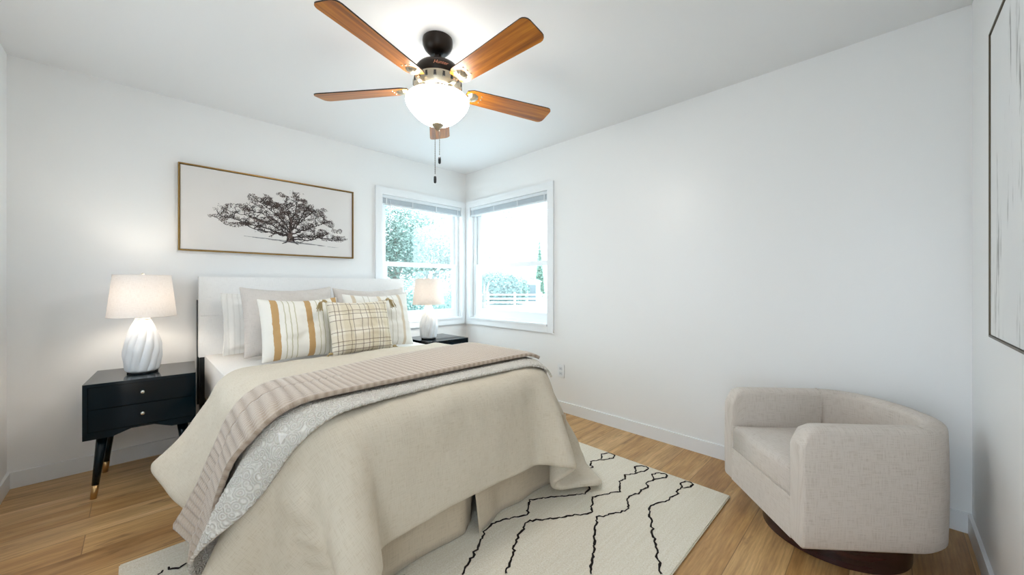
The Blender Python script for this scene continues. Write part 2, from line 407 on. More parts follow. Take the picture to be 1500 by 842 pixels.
# bed skirt: cloth panels round three sides, foot side split in the middle
def skirt_panel(nm, pts, wave, flare, z1=.37, z0=.016):
    V = []; UV = []; nz = 10; N = len(pts); F = []
    for j in range(nz+1):
        q = j/nz; z = z1+(z0-z1)*q
        for i, (x, y, nx, ny, s) in enumerate(pts):
            off = flare(s)*q+wave*q*math.sin(s*23+1.1*math.sin(s*7))
            V.append((x+nx*off-bxc, y+ny*off-byc, z)); UV.append((s, z))
    for j in range(nz):
        for i in range(N-1): F.append((j*N+i, j*N+i+1, (j+1)*N+i+1, (j+1)*N+i))
    o = mesh(nm, V, F, M_skirt, bed, True, uv=UV)
    m = o.modifiers.new('solid', 'SOLIDIFY'); m.thickness = .003; return o
xm = -1.60; K = 40
yf = BYF+.035
skirt_panel('bed_skirt_panel', [(BX0+.02+(xm+.015-BX0-.02)*i/K, yf-.004, 0, -1, 1.0*i/K*.78) for i in range(K+1)], .006, lambda s: .015-.05*max(0, (s-.7)/.08))
skirt_panel('bed_skirt_panel', [(xm-.02+(BX1-.02-xm+.02)*i/K, yf-.010, 0, -1, .78+.78*i/K) for i in range(K+1)], .006, lambda s: .012+.055*max(0, 1-(s-.78)/.16))
skirt_panel('bed_skirt_panel', [(BX0+.015, BYF+.05+1.9*i/60, -1, 0, i/30) for i in range(61)], .006, lambda s: .03)
skirt_panel('bed_skirt_panel', [(BX1-.015, BYF+.05+1.9*i/60, 1, 0, i/30) for i in range(61)], .006, lambda s: .03)

# ------------------------------------------------------------------ cloth draping (position based)
def drape(P0, h, steps=280, iters=14, R=.105, rp=.25, top=(.01, .125), tilt=(.07, .115, .045), wind=.45):
    """top: how far the rounded top edge sits inside the mattress (left, right); tilt: outward lean of the sides at the floor (left, right, foot)"""
    nv, nu = P0.shape[:2]; P = P0.copy()
    cons = []
    def add(di, dj, k):
        i, j = np.meshgrid(np.arange(nv-di), np.arange(max(0, -dj), nu-max(0, dj)), indexing='ij'); i = i.ravel(); j = j.ravel()
        a = i*nu+j; b = (i+di)*nu+j+dj; L = h*math.hypot(di, dj)
        par = (j//abs(dj)) % 2 if di == 0 else (i//di) % 2
        for c in (0, 1): m = par == c; cons.append((a[m], b[m], L, k))
    add(1, 1, .4); add(1, -1, .4); add(0, 2, .12); add(2, 0, .12); add(0, 4, .03); add(4, 0, .03); add(0, 1, 1.0); add(1, 0, 1.0)
    rng = np.random.RandomState(3)
    x0 = BX0-.022+top[0]; x1 = BX1+.022-top[1]; zt = MTOP+.022; yfoot = BYF-.022
    c = (x0+x1)/2; hw = (x1-x0)/2
    P = P.reshape(-1, 3)+rng.normal(0, .0015, (nv*nu, 3)); Q = P.copy()
    G = .0013
    for st in range(steps):
        vel = (P-Q)*.96; Q = P.copy(); P = P+vel; P[:, 2] -= G
        low = np.clip((zt-.12-P[:, 2])/.2, 0, 1)*wind*G*(1 if st < steps*.8 else .3)
        cxd = np.where(P[:, 0] < c, 1.0, -1.0)*(np.abs(P[:, 0]-c) > hw); cyd = 1.0*(P[:, 1] < yfoot)
        P[:, 0] += low*cxd; P[:, 1] += low*cyd
        for it in range(iters):
            for a, b, L, k in cons:
                d = P[b]-P[a]; ln = np.linalg.norm(d, axis=1, keepdims=True)+1e-9
                cor = d*(.5*k*(ln-L)/ln); P[a] += cor; P[b] -= cor
            dep = np.clip((zt-P[:, 2])/zt, 0, 1)
            ex = hw+np.where(P[:, 0] < c, (tilt[0]+.62*np.clip((P[:, 1]+1.75)/.65, 0, 1)*dep), tilt[1])*dep; ey = yfoot-tilt[2]*dep
            # plan distance to a rectangle with rounded foot corners, then rounded top edge
            ax = np.abs(P[:, 0]-c)-(ex-rp); ay = -(P[:, 1]-(ey+rp))
            ol2 = np.hypot(np.maximum(ax, 0), np.maximum(ay, 0)); plan = ol2+np.minimum(np.maximum(ax, ay), 0)-rp
            both = (ax > 0) & (ay > 0); nx = np.where(both, ax/(ol2+1e-9), (ax >= ay)*1.0); ny = np.where(both, ay/(ol2+1e-9), (ay > ax)*1.0)
            qh = plan+R; qz = P[:, 2]-(zt-R)
            oh = np.maximum(qh, 0); oz = np.maximum(qz, 0); ol = np.hypot(oh, oz)
            sd = ol+np.minimum(np.maximum(qh, qz), 0)-R; ins = sd < 0
            rim = ol > 1e-6
            nh = np.where(rim, oh/(ol+1e-9), (qh > qz)*1.0); nz = np.where(rim, oz/(ol+1e-9), (qz >= qh)*1.0)
            sg = np.where(P[:, 0] < c, -1.0, 1.0); pm = np.where(ins, -sd, 0)
            P[:, 0] += pm*nh*nx*sg; P[:, 1] -= pm*nh*ny; P[:, 2] += pm*nz
            P[:, 2] = np.maximum(P[:, 2], .05)
            tp = (np.abs(sd) < .004) & (P[:, 2] > zt-.03)
            P[tp, :2] = P[tp, :2]*.4+Q[tp, :2]*.6
    return P.reshape(nv, nu, 3)
def normals(G):
    du = np.gradient(G, axis=1); dv = np.gradient(G, axis=0)
    n = np.cross(dv, du); n /= np.linalg.norm(n, axis=2, keepdims=True)+1e-9
    return n
def smooth_grid(G, k):
    for _ in range(k):
        P = np.pad(G, ((1, 1), (1, 1), (0, 0)), mode='reflect', reflect_type='odd')
        G = .5*G+.125*(P[:-2, 1:-1]+P[2:, 1:-1]+P[1:-1, :-2]+P[1:-1, 2:])
    return G
def bilerp(G, u, v):
    """u,v fractional indices (clipped, linear extrapolation beyond the ends)"""
    nv, nu = G.shape[:2]
    i = np.clip(np.floor(u).astype(int), 0, nu-2); j = np.clip(np.floor(v).astype(int), 0, nv-2)
    fu = (u-i)[..., None]; fv = (v-j)[..., None]
    return (G[j, i]*(1-fu)+G[j, i+1]*fu)*(1-fv)+(G[j+1, i]*(1-fu)+G[j+1, i+1]*fu)*fv
CH = .03
OVL, OVR, OVF = .42, .37, .42
us = np.arange(BX0-.02-OVL, BX1+.02+OVR+1e-6, CH); vs = np.arange(-.97, BYF-.02-OVF, -CH)
P0 = np.zeros((len(vs), len(us), 3))
P0[..., 0] = us[None, :]; P0[..., 1] = vs[:, None]; P0[..., 2] = MTOP+.024
CG = drape(P0, CH)
CG = smooth_grid(CG, 2)
NV, NU = CG.shape[:2]
def uof(x): return (x-us[0])/CH
def vof(y): return (vs[0]-y)/CH
# comforter
def comforter():
    t = NT('comforter_linen'); uv = t.coord('UV')
    a = t.noise(t.mapping(uv, (420, 24, 1)), 1, 2); b = t.noise(t.mapping(uv, (24, 420, 1)), 1, 2)
    h = t.math('ADD', a, b)
    t.base(t.mix(t.ramp(h, [(.75, (0, 0, 0, 1)), (1.25, (1, 1, 1, 1))]), srgb(203, 190, 168), srgb(214, 203, 184)))
    t.set(t.p, 'Roughness', .9); t.set(t.p, 'Specular IOR Level', .15); t.set(t.p, 'Sheen Weight', .1)
    t.bump(t.math('ADD', t.math('MULTIPLY', h, .5), t.math('MULTIPLY', t.noise(t.mapping(uv, (9, 6, 1)), 1, 3), 5)), .35, .004)
    G = CG.copy(); N = normals(G)
    for j in range(NV):
        for i in range(NU):
            x, y = us[i], vs[j]
            d = .012*mnoise.noise(Vector((x*3.1, y*3.1, 2.0)))+.006*mnoise.noise(Vector((x*7, y*7, 5)))
            tx = (x+.1)/.40; ty = (y+.22)/.40; fx = (tx-round(tx))*.40; fy = (ty-round(ty))*.40
            d += .003-.009*math.exp(-(fx*fx+fy*fy)/.0022)
            p = G[j, i]; hang = min(1, max(0, (.60-p[2])/.3))
            d += hang*.010*mnoise.noise(Vector((x*7+y*7, p[2]*1.6, 9)))+.005*mnoise.noise(Vector((x*16, y*5, 3)))
            G[j, i] += N[j, i]*d
            if p[1] < BYF+.02:      # the long slanting crease near the left foot corner
                e = p[0]-(-2.42+(.66-p[2])*.27); q = min(1, max(0, (.64-p[2])/.28))
                G[j, i, 1] += q*(-.085*math.exp(-e/.11) if e > 0 else .02*math.exp(e/.05))
    V = G.reshape(-1, 3); F = [(j*NU+i, j*NU+i+1, (j+1)*NU+i+1, (j+1)*NU+i) for j in range(NV-1) for i in range(NU-1)]
    UV = [(us[i], vs[j]) for j in range(NV) for i in range(NU)]
    o = mesh('comforter', V, F, t.m, None, True, uv=UV)
    m = o.modifiers.new('solid', 'SOLIDIFY'); m.thickness = .034; m.offset = 0; m.use_even_offset = False
    sub(o, 1)
    tag(o, 'pale oatmeal linen comforter spread over the bed, hanging over its foot', 'comforter')
    return o
comforter()
def strip_throw(name, label, mat, du, v0f, v1f, u0f, u1, thick, lift, relief, nv=56, group=None):
    """cloth laid along the bed's width on the comforter surface. v0f/v1f(uu): back / front edge y; u0f(f): left end"""
    fs = np.linspace(0, 1, nv)
    L0 = min(u0f(f) for f in fs); uu = np.arange(L0, u1, du)
    G = np.zeros((nv, len(uu), 3)); UV = []
    NG = smooth_grid(normals(CG), 4)
    for j, f in enumerate(fs):
        s = u0f(f)+(u1-u0f(f))*np.linspace(0, 1, len(uu))
        y = np.array([v0f(a)+(v1f(a)-v0f(a))*f for a in s])
        p = bilerp(CG, uof(s), vof(y)); n = bilerp(NG, np.clip(uof(s), 0, NU-1), np.clip(vof(y), 0, NV-1))
        n /= np.linalg.norm(n, axis=1, keepdims=True)
        # beyond the comforter's hem hang straight down
        over = us[0]-s; m = over > 0
        if m.any():
            hem = bilerp(CG, np.zeros(m.sum()), vof(y[m])); p[m] = hem+np.array([.05, 0, -.99])*over[m][:, None]
        G[j] = p+n*(lift(s, f)[:, None] if not np.isscalar(lift(s, f)) else lift(s, f))
        UV += [(a, b) for a, b in zip(s, y)]
    G = smooth_grid(G, 2); N = normals(G)
    for j, f in enumerate(fs):
        s = u0f(f)+(u1-u0f(f))*np.linspace(0, 1, len(uu)); G[j] += N[j]*relief(s, f, j)[:, None]
    G[..., 2] = np.maximum(G[..., 2], .03)
    nu = len(uu); F = [(j*nu+i, j*nu+i+1, (j+1)*nu+i+1, (j+1)*nu+i) for j in range(nv-1) for i in range(nu-1)]
    o = mesh(name, G.reshape(-1, 3), F, mat, None, True, uv=UV)
    m = o.modifiers.new('solid', 'SOLIDIFY'); m.thickness = thick; m.offset = 0; m.use_even_offset = False
    tag(o, label, 'throw blanket'); return o, G
def sstep(x, a, b): q = np.clip((x-a)/(b-a), 0, 1); return q*q*(3-2*q)
t = NT('white_boucle'); uv = t.coord('UV')
vo = t.add('ShaderNodeTexVoronoi'); t.l.new(uv, vo.inputs['Vector']); vo.inputs['Scale'].default_value = 46; vo.feature = 'F1'
n = t.noise(uv, 220, 3); ring = t.math('SINE', t.math('MULTIPLY', vo.outputs[0], 24))
t.base(t.mix(t.math('MULTIPLY', t.math('ADD', ring, 1), .5), srgb(218, 211, 200), srgb(238, 233, 224)))
t.set(t.p, 'Roughness', .95); t.set(t.p, 'Specular IOR Level', .1); t.bump(t.math('ADD', t.math('MULTIPLY', ring, .6), n), .7, .006)
M_boucle = t.m
t = NT('beige_rib_knit'); uv = t.coord('UV'); x = t.sep(uv)
n = t.noise(uv, 260, 3); st = t.math('SINE', t.math('MULTIPLY', x[1], 420))
rib = t.math('SINE', t.math('MULTIPLY', x[0], 2*PI/.030))
t.base(t.mix(t.ramp(t.math('ADD', t.math('MULTIPLY', rib, .35), n), [(.1, (0, 0, 0, 1)), (.95, (1, 1, 1, 1))]), srgb(176, 156, 137), srgb(206, 190, 173)))
t.set(t.p, 'Roughness', .95); t.set(t.p, 'Specular IOR Level', .1); t.set(t.p, 'Sheen Weight', .5); t.set(t.p, 'Sheen Roughness', .4); t.bump(t.math('ADD', t.math('MULTIPLY', st, .3), n), .6, .004)
M_knit = t.m
TX = [-3.1, -2.9, -2.65, -2.4, -2.2, -1.74, -1.34, -.97, -.4]
tb = lambda x: float(np.interp(x, TX, [-1.50, -1.53, -1.60, -1.66, -1.62, -1.49, -1.43, -1.40, -1.38]))
tf = lambda x: float(np.interp(x, TX, [-1.80, -1.83, -1.905, -1.97, -1.985, -1.985, -1.975, -1.96, -1.95]))
cf = lambda x: float(np.interp(x, TX, [-2.06, -2.07, -2.085, -2.09, -2.075, -2.065, -2.065, -2.06, -2.05]))
HEM = us[0]
bt, bG = strip_throw('boucle_throw', 'cream looped-texture throw under the beige knit one across the bed', M_boucle, .012,
            lambda x: tb(x)+.012, cf, lambda f: HEM+.02, BX1-.16, .010,
            lambda s, f: .033+.022*sstep(-s, 2.42, 2.62), lambda s, f, j: .0022*np.sin(s*310+3*np.sin(f*40))*math.sin(f*240), 72)
tp = bG[int(72*.80), 0]
tg = mesh('care_tag', [(tp[0]-.004+dx, tp[1]+dy, tp[2]+dz) for dx in (-.0006, .0006) for dy, dz in ((.012, .006), (-.014, .006), (-.026, -.052), (.008, -.060))],
          [(0, 1, 2, 3), (7, 6, 5, 4), (0, 4, 5, 1), (1, 5, 6, 2), (2, 6, 7, 3), (3, 7, 4, 0)], simple('tag_white', srgb(242, 242, 240), .6), bt)
tg['label'] = 'small white sewn-in care tag'
def knit_relief(s, f, j): return .0026*np.sin(s*2*PI/.030)*min(1, 12*min(f, 1-f))
strip_throw('knit_throw', 'beige ribbed knit throw folded across the bed, hanging almost to the floor', M_knit, .0042,
            tb, tf, lambda f: HEM-.02-.07*float(sstep(f, .40, .46)), BX1-.19, .018,
            lambda s, f: .060+.018*sstep(-s, 2.42, 2.62)+.016*float(sstep(f, .38, .5))*sstep(-s, -BX0, -BX0+.25), knit_relief, 60)

# ------------------------------------------------------------------ pillows
def pillow(w, h, th, nm, mat, parent, flange=0, sag=.0, n=36, seed=0, corner=.06):
    V = []; UV = []; F = []; rng = random.Random(seed)
    def prof(a):  # 0..1 thickness falloff
        return max(0.0, 1-abs(a)**2.6)**.55
    for side in (-1, 1):
        for j in range(n+1):
            for i in range(n+1):
                a = -1+2*i/n; b = -1+2*j/n
                pin = 1-.05*(1-b*b)*abs(a)**6; pin2 = 1-.06*(1-a*a)*abs(b)**6
                x = a*w/2*pin; z = h/2+b*h/2*pin2
                fw = 1-flange*2/w; fh = 1-flange*2/h
                ai = min(1, abs(a)/fw); bi = min(1, abs(b)/fh)
                t_ = prof(ai)*prof(bi)*th/2
                wr = .10*th*mnoise.noise(Vector((a*2.5+seed, b*2.5, side)))*(1-max(abs(a), abs(b))**4)
                wr += .05*th*mnoise.noise(Vector((a*6+seed, b*6, side*3)))*(1-max(abs(a), abs(b))**6)
                t_ += wr
                low = max(0, -b)**2*.05*th
                z2 = z-sag*(1-a*a)*max(0, b)
                V.append((x, side*(t_+low*0+.003), z2)); UV.append((x, z))
    N = n+1; off = N*N
    for s in (0, 1):
        for j in range(n):
            for i in range(n):
                q = (s*off+j*N+i, s*off+j*N+i+1, s*off+(j+1)*N+i+1, s*off+(j+1)*N+i)
                F.append(q if s == 0 else q[::-1])
    per = [i for i in range(N)]+[j*N+n for j in range(1, N)]+[n*N+i for i in range(n-1, -1, -1)]+[j*N for j in range(n-1, 0, -1)]
    for k in range(len(per)):
        a, b = per[k], per[(k+1) % len(per)]; F.append((b, a, a+off, b+off))
    o = mesh(nm, V, F, mat, parent, True, uv=UV)
    return sub(o, 1)
def stripes(name, base, lines, scale=1):
    """lines: list of (centre x, half width, colour, softness) in UV metres"""
    t = NT(name); uv = t.coord('UV'); x = t.sep(uv)[0]
    wob = t.math('MULTIPLY', t.math('SUBTRACT', t.noise(t.mapping(uv, (3, 40, 1)), 1, 2), .5), .006)
    x = t.math('ADD', x, wob); c = base
    wv = t.noise(t.mapping(uv, (500, 30, 1)), 1, 2)
    for (cx, hw, col, stn) in lines:
        m = t.math('MULTIPLY', t.math('LESS_THAN', t.math('ABSOLUTE', t.math('SUBTRACT', x, cx)), hw), stn)
        c = t.mix(m, c, col)
    t.base(c); t.set(t.p, 'Roughness', .92); t.set(t.p, 'Specular IOR Level', .1)
    t.bump(t.math('ADD', wv, t.noise(t.mapping(uv, (12, 12, 1)), 1, 2)), .3, .004); return t.m
GOLD = srgb(196, 160, 112); SAGE = srgb(196, 190, 158)
L = []
for c0 in (-.165, .03, .215): L.append((c0, .019, GOLD, 1.0))
for c0 in (-.085, .115): L += [(c0+d, .0028, SAGE, .9) for d in (-.03, 0, .03)]
M_stripe = stripes('stripe_fabric', srgb(240, 236, 226), L)
L = [(c0, .012, srgb(214, 198, 172), .9) for c0 in (-.19, .0, .17)]+[(c0+d, .003, srgb(206, 200, 184), .9) for c0 in (-.1, .09) for d in (-.02, .02)]
M_stripe2 = stripes('faint_stripe_fabric', srgb(241, 238, 230), L)
M_shamw = stripes('sham_fabric', srgb(238, 235, 229), [(i*.03-.3, .004, srgb(226, 223, 216), .8) for i in range(21)])
M_taupe = linen('taupe_linen', srgb(216, 208, 200), srgb(204, 195, 187), 450, .25, big=9)
def plaid():
    t = NT('plaid_fabric'); uv = t.coord('UV'); s = t.sep(uv); c = srgb(236, 228, 212)
    n = t.noise(t.mapping(uv, (60, 60, 1)), 1, 3); br = t.noise(t.mapping(uv, (220, 220, 1)), 1, 2)
    def band(axis, cx, hw, col, k):
        nonlocal c
        m = t.math('LESS_THAN', t.math('ABSOLUTE', t.math('SUBTRACT', s[axis], cx)), hw)
        c = t.mix(t.math('MULTIPLY', m, t.math('MULTIPLY', t.math('ADD', br, .25), k)), c, col)
    for cx in (-.11, .06, .17): band(0, cx, .028, srgb(206, 190, 150), .45)
    for cx in (.1, .2, .31): band(1, cx, .03, srgb(210, 196, 164), .4)
    for cx in (-.18, -.155, -.1, -.075, -.02, .02, .045, .1, .125, .18): band(0, cx, .0026, srgb(120, 100, 78), .85)
    for cx in (.03, .06, .085, .15, .23, .27, .295, .345, .37): band(1, cx, .0026, srgb(112, 90, 70), .85)
    t.base(c); t.set(t.p, 'Roughness', .95); t.set(t.p, 'Specular IOR Level', .1); t.bump(t.math('ADD', n, br), .5, .004); return t.m
M_plaid = plaid(); M_tassel = simple('tassel_yarn', srgb(178, 156, 112), .9)
def tassel(parent, x, y, z, dx, dz, L=.085):
    V, F = [], []; rng = random.Random(int((x+2)*999+z*77))
    tube_data([(x, y, z), (x+dx*.014, y, z+dz*.014), (x+dx*.026, y, z+dz*.02)], [.006, .010, .006], 8, V, F)
    for k in range(15):
        a = rng.uniform(0, 2*PI); r = rng.uniform(.002, .02)
        p0 = Vector((x+dx*.02, y, z+dz*.016)); p1 = p0+Vector((dx*.02+r*math.cos(a)*.7, r*math.sin(a)*.7, dz*.01-.02)); p2 = p0+Vector((dx*.03+r*math.cos(a)*1.4, r*math.sin(a), -L*rng.uniform(.7, 1)))
        tube_data([p0, p1, p2], .0022, 5, V, F)
    o = mesh('tassel', V, F, M_tassel, parent, True); return o
ZB = .672
def place_pillow(name, label, mat, x, y, z, w, h, th, lean, rz, flange=0, seed=0, group=None, sag=0, tassels=False):
    root = thing(name, label, 'pillow', (x, y, z), rz, group); root.rotation_euler = (-lean, 0, rz)
    o = pillow(w, h, th, 'cover', mat, root, flange, sag, seed=seed)
    if tassels:
        for sx in (-1, 1):
            tassel(root, sx*w*.49, -.004, h*.985, sx, .6, .075); tassel(root, sx*w*.49, -.006, .02, sx, .1, .02)
    return root
place_pillow('sham_pillow', 'white flanged sham pillow leaning on the headboard at the left', M_shamw, -2.005, -.27, ZB-.014, .62, .44, .15, .20, .03, .035, 1, 'white sham pillows')
place_pillow('sham_pillow', 'white sham pillow almost hidden at the right end of the headboard', M_shamw, -1.185, -.27, ZB-.014, .62, .43, .15, .20, -.03, .035, 2, 'white sham pillows')
place_pillow('euro_pillow', 'large taupe linen pillow behind the left gold-striped pillow', M_taupe, -1.935, -.52, ZB-.008, .60, .49, .19, .28, .03, .0, 3, 'taupe pillows', .02)
place_pillow('euro_pillow', 'large taupe linen pillow behind the right faintly striped pillow', M_taupe, -1.335, -.52, ZB-.008, .60, .48, .19, .28, -.03, .0, 4, 'taupe pillows', .02)
place_pillow('striped_pillow', 'white pillow with bold gold stripes left of the plaid pillow', M_stripe, -1.945, -.80, ZB-.004, .49, .41, .15, .30, .03, .0, 5, 'striped pillows', .012)
place_pillow('striped_pillow', 'white pillow with faint tan stripes right of and behind the plaid pillow', M_stripe2, -1.40, -.77, ZB-.004, .52, .43, .15, .30, -.03, .0, 6, 'striped pillows', .012)
place_pillow('plaid_pillow', 'small tan plaid pillow with yarn tassels in front of the others', M_plaid, -1.615, -.945, ZB+.006, .43, .375, .14, .30, .02, .0, 7, None, .008, True)

# ------------------------------------------------------------------ nightstands
M_black = NT('black_lacquer'); M_black.base(srgb(5, 20, 27)); M_black.set(M_black.p, 'Roughness', .08); M_black.set(M_black.p, 'Specular IOR Level', .18); M_black = M_black.m
M_brass = simple('brass', srgb(196, 160, 112), .3, 1)
M_knob = simple('polished_knob', srgb(226, 224, 216), .2, 1)
def nightstand(label, loc, rz):
    root = thing('nightstand', label, 'nightstand', loc, rz, 'black nightstands')
    W, D, T, zb, zt = .455, .45, .018, .325, .62
    hw, hd = W/2, D/2
    # case: top, sides, bottom, back in one shell (front open)
    bm = bmesh.new()
    outer = [(-hw, zb), (-hw, zt), (hw, zt), (hw, zb)]
    pts = [(-hw, zb), (-hw, zt), (hw, zt), (hw, zb), (.12, zb), (.045, zb+.028), (-.045, zb+.028), (-.12, zb)]
    ins = [(-hw+T, zb+T+.02), (-hw+T, zt-T), (hw-T, zt-T), (hw-T, zb+T+.02)]
    yf_, yb_, yi = -hd, hd, -hd+.03
    o = [bm.verts.new((x, yf_, z)) for x, z in pts]; ob = [bm.verts.new((x, yb_, z)) for x, z in pts]
    i_ = [bm.verts.new((x, yf_, z)) for x, z in ins]; ib = [bm.verts.new((x, yi, z)) for x, z in ins]
    for k in range(len(pts)): bm.faces.new((o[k], ob[k], ob[(k+1) % 8], o[(k+1) % 8]))
    bm.faces.new(ob[::-1]); bm.faces.new(ib)
    for k in range(4): bm.faces.new((i_[k], i_[(k+1) % 4], ib[(k+1) % 4], ib[k]))
    bm.faces.new((o[0], o[1], i_[1], i_[0])); bm.faces.new((o[1], o[2], i_[2], i_[1])); bm.faces.new((o[2], o[3], i_[3], i_[2]))
    bm.faces.new((o[3], i_[3], i_[0], o[0], o[7], o[6], o[5], o[4]))
    bmo('case', bm, M_black, root)
    zi0, zi1 = zb+T+.02, zt-T; zm = (zi0+zi1)/2
    for z0, z1 in ((zm+.002, zi1-.002), (zi0+.002, zm-.002)):
        d = box('drawer', (-hw+T+.002, yf_+.003, z0), (hw-T-.002, yi-.002, z1), M_black, root, bevel=.0015)
        k = lathe('knob', [(.0035, 0), (.0035, .01), (.0085, .013), (.0105, .018), (.008, .023), (0, .0245)], M_knob, d, 18, rot=(PI/2, 0, 0), loc=(0, yf_+.003, (z0+z1)/2+.006))
    for sx in (-1, 1):
        for sy in (-1, 1):
            x0, y0 = sx*(hw-.065), sy*(hd-.07); x1, y1 = sx*(hw-.035), sy*(hd-.035)
            P = lambda q: (x0+(x1-x0)*q, y0+(y1-y0)*q, zb+.004-(zb+.004)*q)
            l = tube('leg', [P(0), P(.4), P(.8)], [.0235, .019, .0145], M_black, root, 16)
            tube('leg_ferrule', [P(.79), P(.9), P(1)], [.0155, .0145, .0135], M_brass, l, 16)
    return root
NS1 = (-2.685, -.305, 0); NS2 = (-.612, -.305, 0)
nightstand('black two-drawer nightstand with brass-tipped legs, left of the bed', NS1, -.07)
nightstand('black nightstand in the window corner, mostly hidden behind the bed', NS2, 0)

# ------------------------------------------------------------------ lamps
M_ceram = simple('white_ceramic', srgb(236, 237, 238), .38)
t = NT('lamp_shade_linen'); t.n.remove(t.p)
co = t.coord('UV'); wv = t.math('ADD', t.noise(t.mapping(co, (900, 40, 1)), 1, 2), t.noise(t.mapping(co, (40, 700, 1)), 1, 2))
cc = t.mix(t.ramp(wv, [(.8, (0, 0, 0, 1)), (1.2, (1, 1, 1, 1))]), srgb(208, 203, 198), srgb(222, 218, 214))
df = t.add('ShaderNodeBsdfDiffuse'); tl = t.add('ShaderNodeBsdfTranslucent'); t.l.new(cc, df.inputs[0])
tl.inputs[0].default_value = srgb(242, 226, 212)
mx = t.add('ShaderNodeMixShader'); mx.inputs[0].default_value = .06; t.l.new(df.outputs[0], mx.inputs[1]); t.l.new(tl.outputs[0], mx.inputs[2]); t.l.new(mx.outputs[0], t.out.inputs[0])
M_shade = t.m
t = NT('lit_bulb'); t.set(t.p, 'Emission Color', (1, .89, .75, 1)); t.set(t.p, 'Emission Strength', BULB_GLOW); t.base((1, 1, 1, 1)); M_bulb = t.m
M_nickel = simple('brushed_nickel', srgb(196, 190, 178), .28, 1)
M_cord = simple('black_felt', srgb(30, 30, 32), .8)
def lamp(label, x, y, z0):
    root = thing('table_lamp', label, 'lamp', (x, y, z0), .4 if x < -2 else 1.1, 'white ceramic table lamps')
    prof = []
    for i in range(49):
        q = i/48; z = .006+.312*q
        r = .072+.012*math.sin(min(1, q/.42)*PI/2) if q < .42 else .084-.049*((q-.42)/.58)**1.55
        if q < .04: r -= .014*(1-q/.04)**2
        prof.append((r, z))
    def rf(a, z): # carved twisted facets
        q = (z-.006)/.312; ph = a*11-q*9.0; e = min(1, q/.06)*min(1, (1-q)/.08)
        sw = abs(math.sin(ph/2))**.8-.6
        return 1+e*(.13*sw+.02*math.sin(a*5+q*17))
    b = lathe('base', prof, M_ceram, root, 220, rfun=rf, auto=False)
    lathe('foot_pad', [(.066, 0), (.068, .002), (.068, .006), (.05, .0065)], M_cord, root, 40)
    lathe('neck', [(.034, .318), (.036, .322), (.030, .328), (.012, .330), (.012, .352), (.02, .354), (.02, .39), (.012, .392)], M_nickel, root, 24)
    zb_, zt_, rb, rt = .338, .585, .154, .128
    # shade: one open cone wall with thickness
    V = []; F = []; UV = []; n = 72
    for (r, z) in ((rb, zb_), (rt, zt_), (rt-.002, zt_), (rb-.002, zb_)):
        for k in range(n+1): a = 2*PI*k/n; V.append((r*math.cos(a), r*math.sin(a), z)); UV.append((a*.14, z))
    for i in range(3):
        for k in range(n): F.append((i*(n+1)+k, i*(n+1)+k+1, (i+1)*(n+1)+k+1, (i+1)*(n+1)+k))
    sh = mesh('lamp_shade', V[:2*(n+1)], F[:n], M_shade, root, True, uv=UV[:2*(n+1)])
    V, F = [], []
    for r, z in ((rb, zb_), (rt, zt_)):
        for k in range(n):
            pass
    ringp = lambda r, z: [(r*math.cos(2*PI*k/48), r*math.sin(2*PI*k/48), z) for k in range(49)]
    M_hem = M_shade_hem
    tube('shade_hem', ringp(rb, zb_), .0022, M_hem, sh, 6); tube('shade_hem', ringp(rt, zt_), .0022, M_hem, sh, 6)
    V, F = [], []
    for k in range(3):
        a = 2*PI*k/3+.3; tube_data([(0, 0, zt_-.012), (rt*.6*math.cos(a), rt*.6*math.sin(a), zt_-.01), (rt*math.cos(a), rt*math.sin(a), zt_-.003)], .0018, 6, V, F)
    mesh('shade_spider', V, F, M_nickel, root, True)
    lathe('finial', [(.006, zt_-.015), (.009, zt_-.008), (.005, zt_+.002), (.008, zt_+.008), (0, zt_+.014)], M_nickel, root, 16)
    lathe('light_bulb', [(.012, .39), (.014, .405), (.028, .435), (.031, .455), (.026, .475), (.012, .488), (0, .491)], M_bulb, root, 20)
    return root
M_shade_hem = simple('shade_hem_tape', srgb(226, 220, 214), .9)
lamp('white carved ceramic lamp on the black nightstand left of the bed', -2.70, -.31, .62)
lamp('white carved ceramic lamp in front of the window, right of the bed', -.705, -.315, .62)

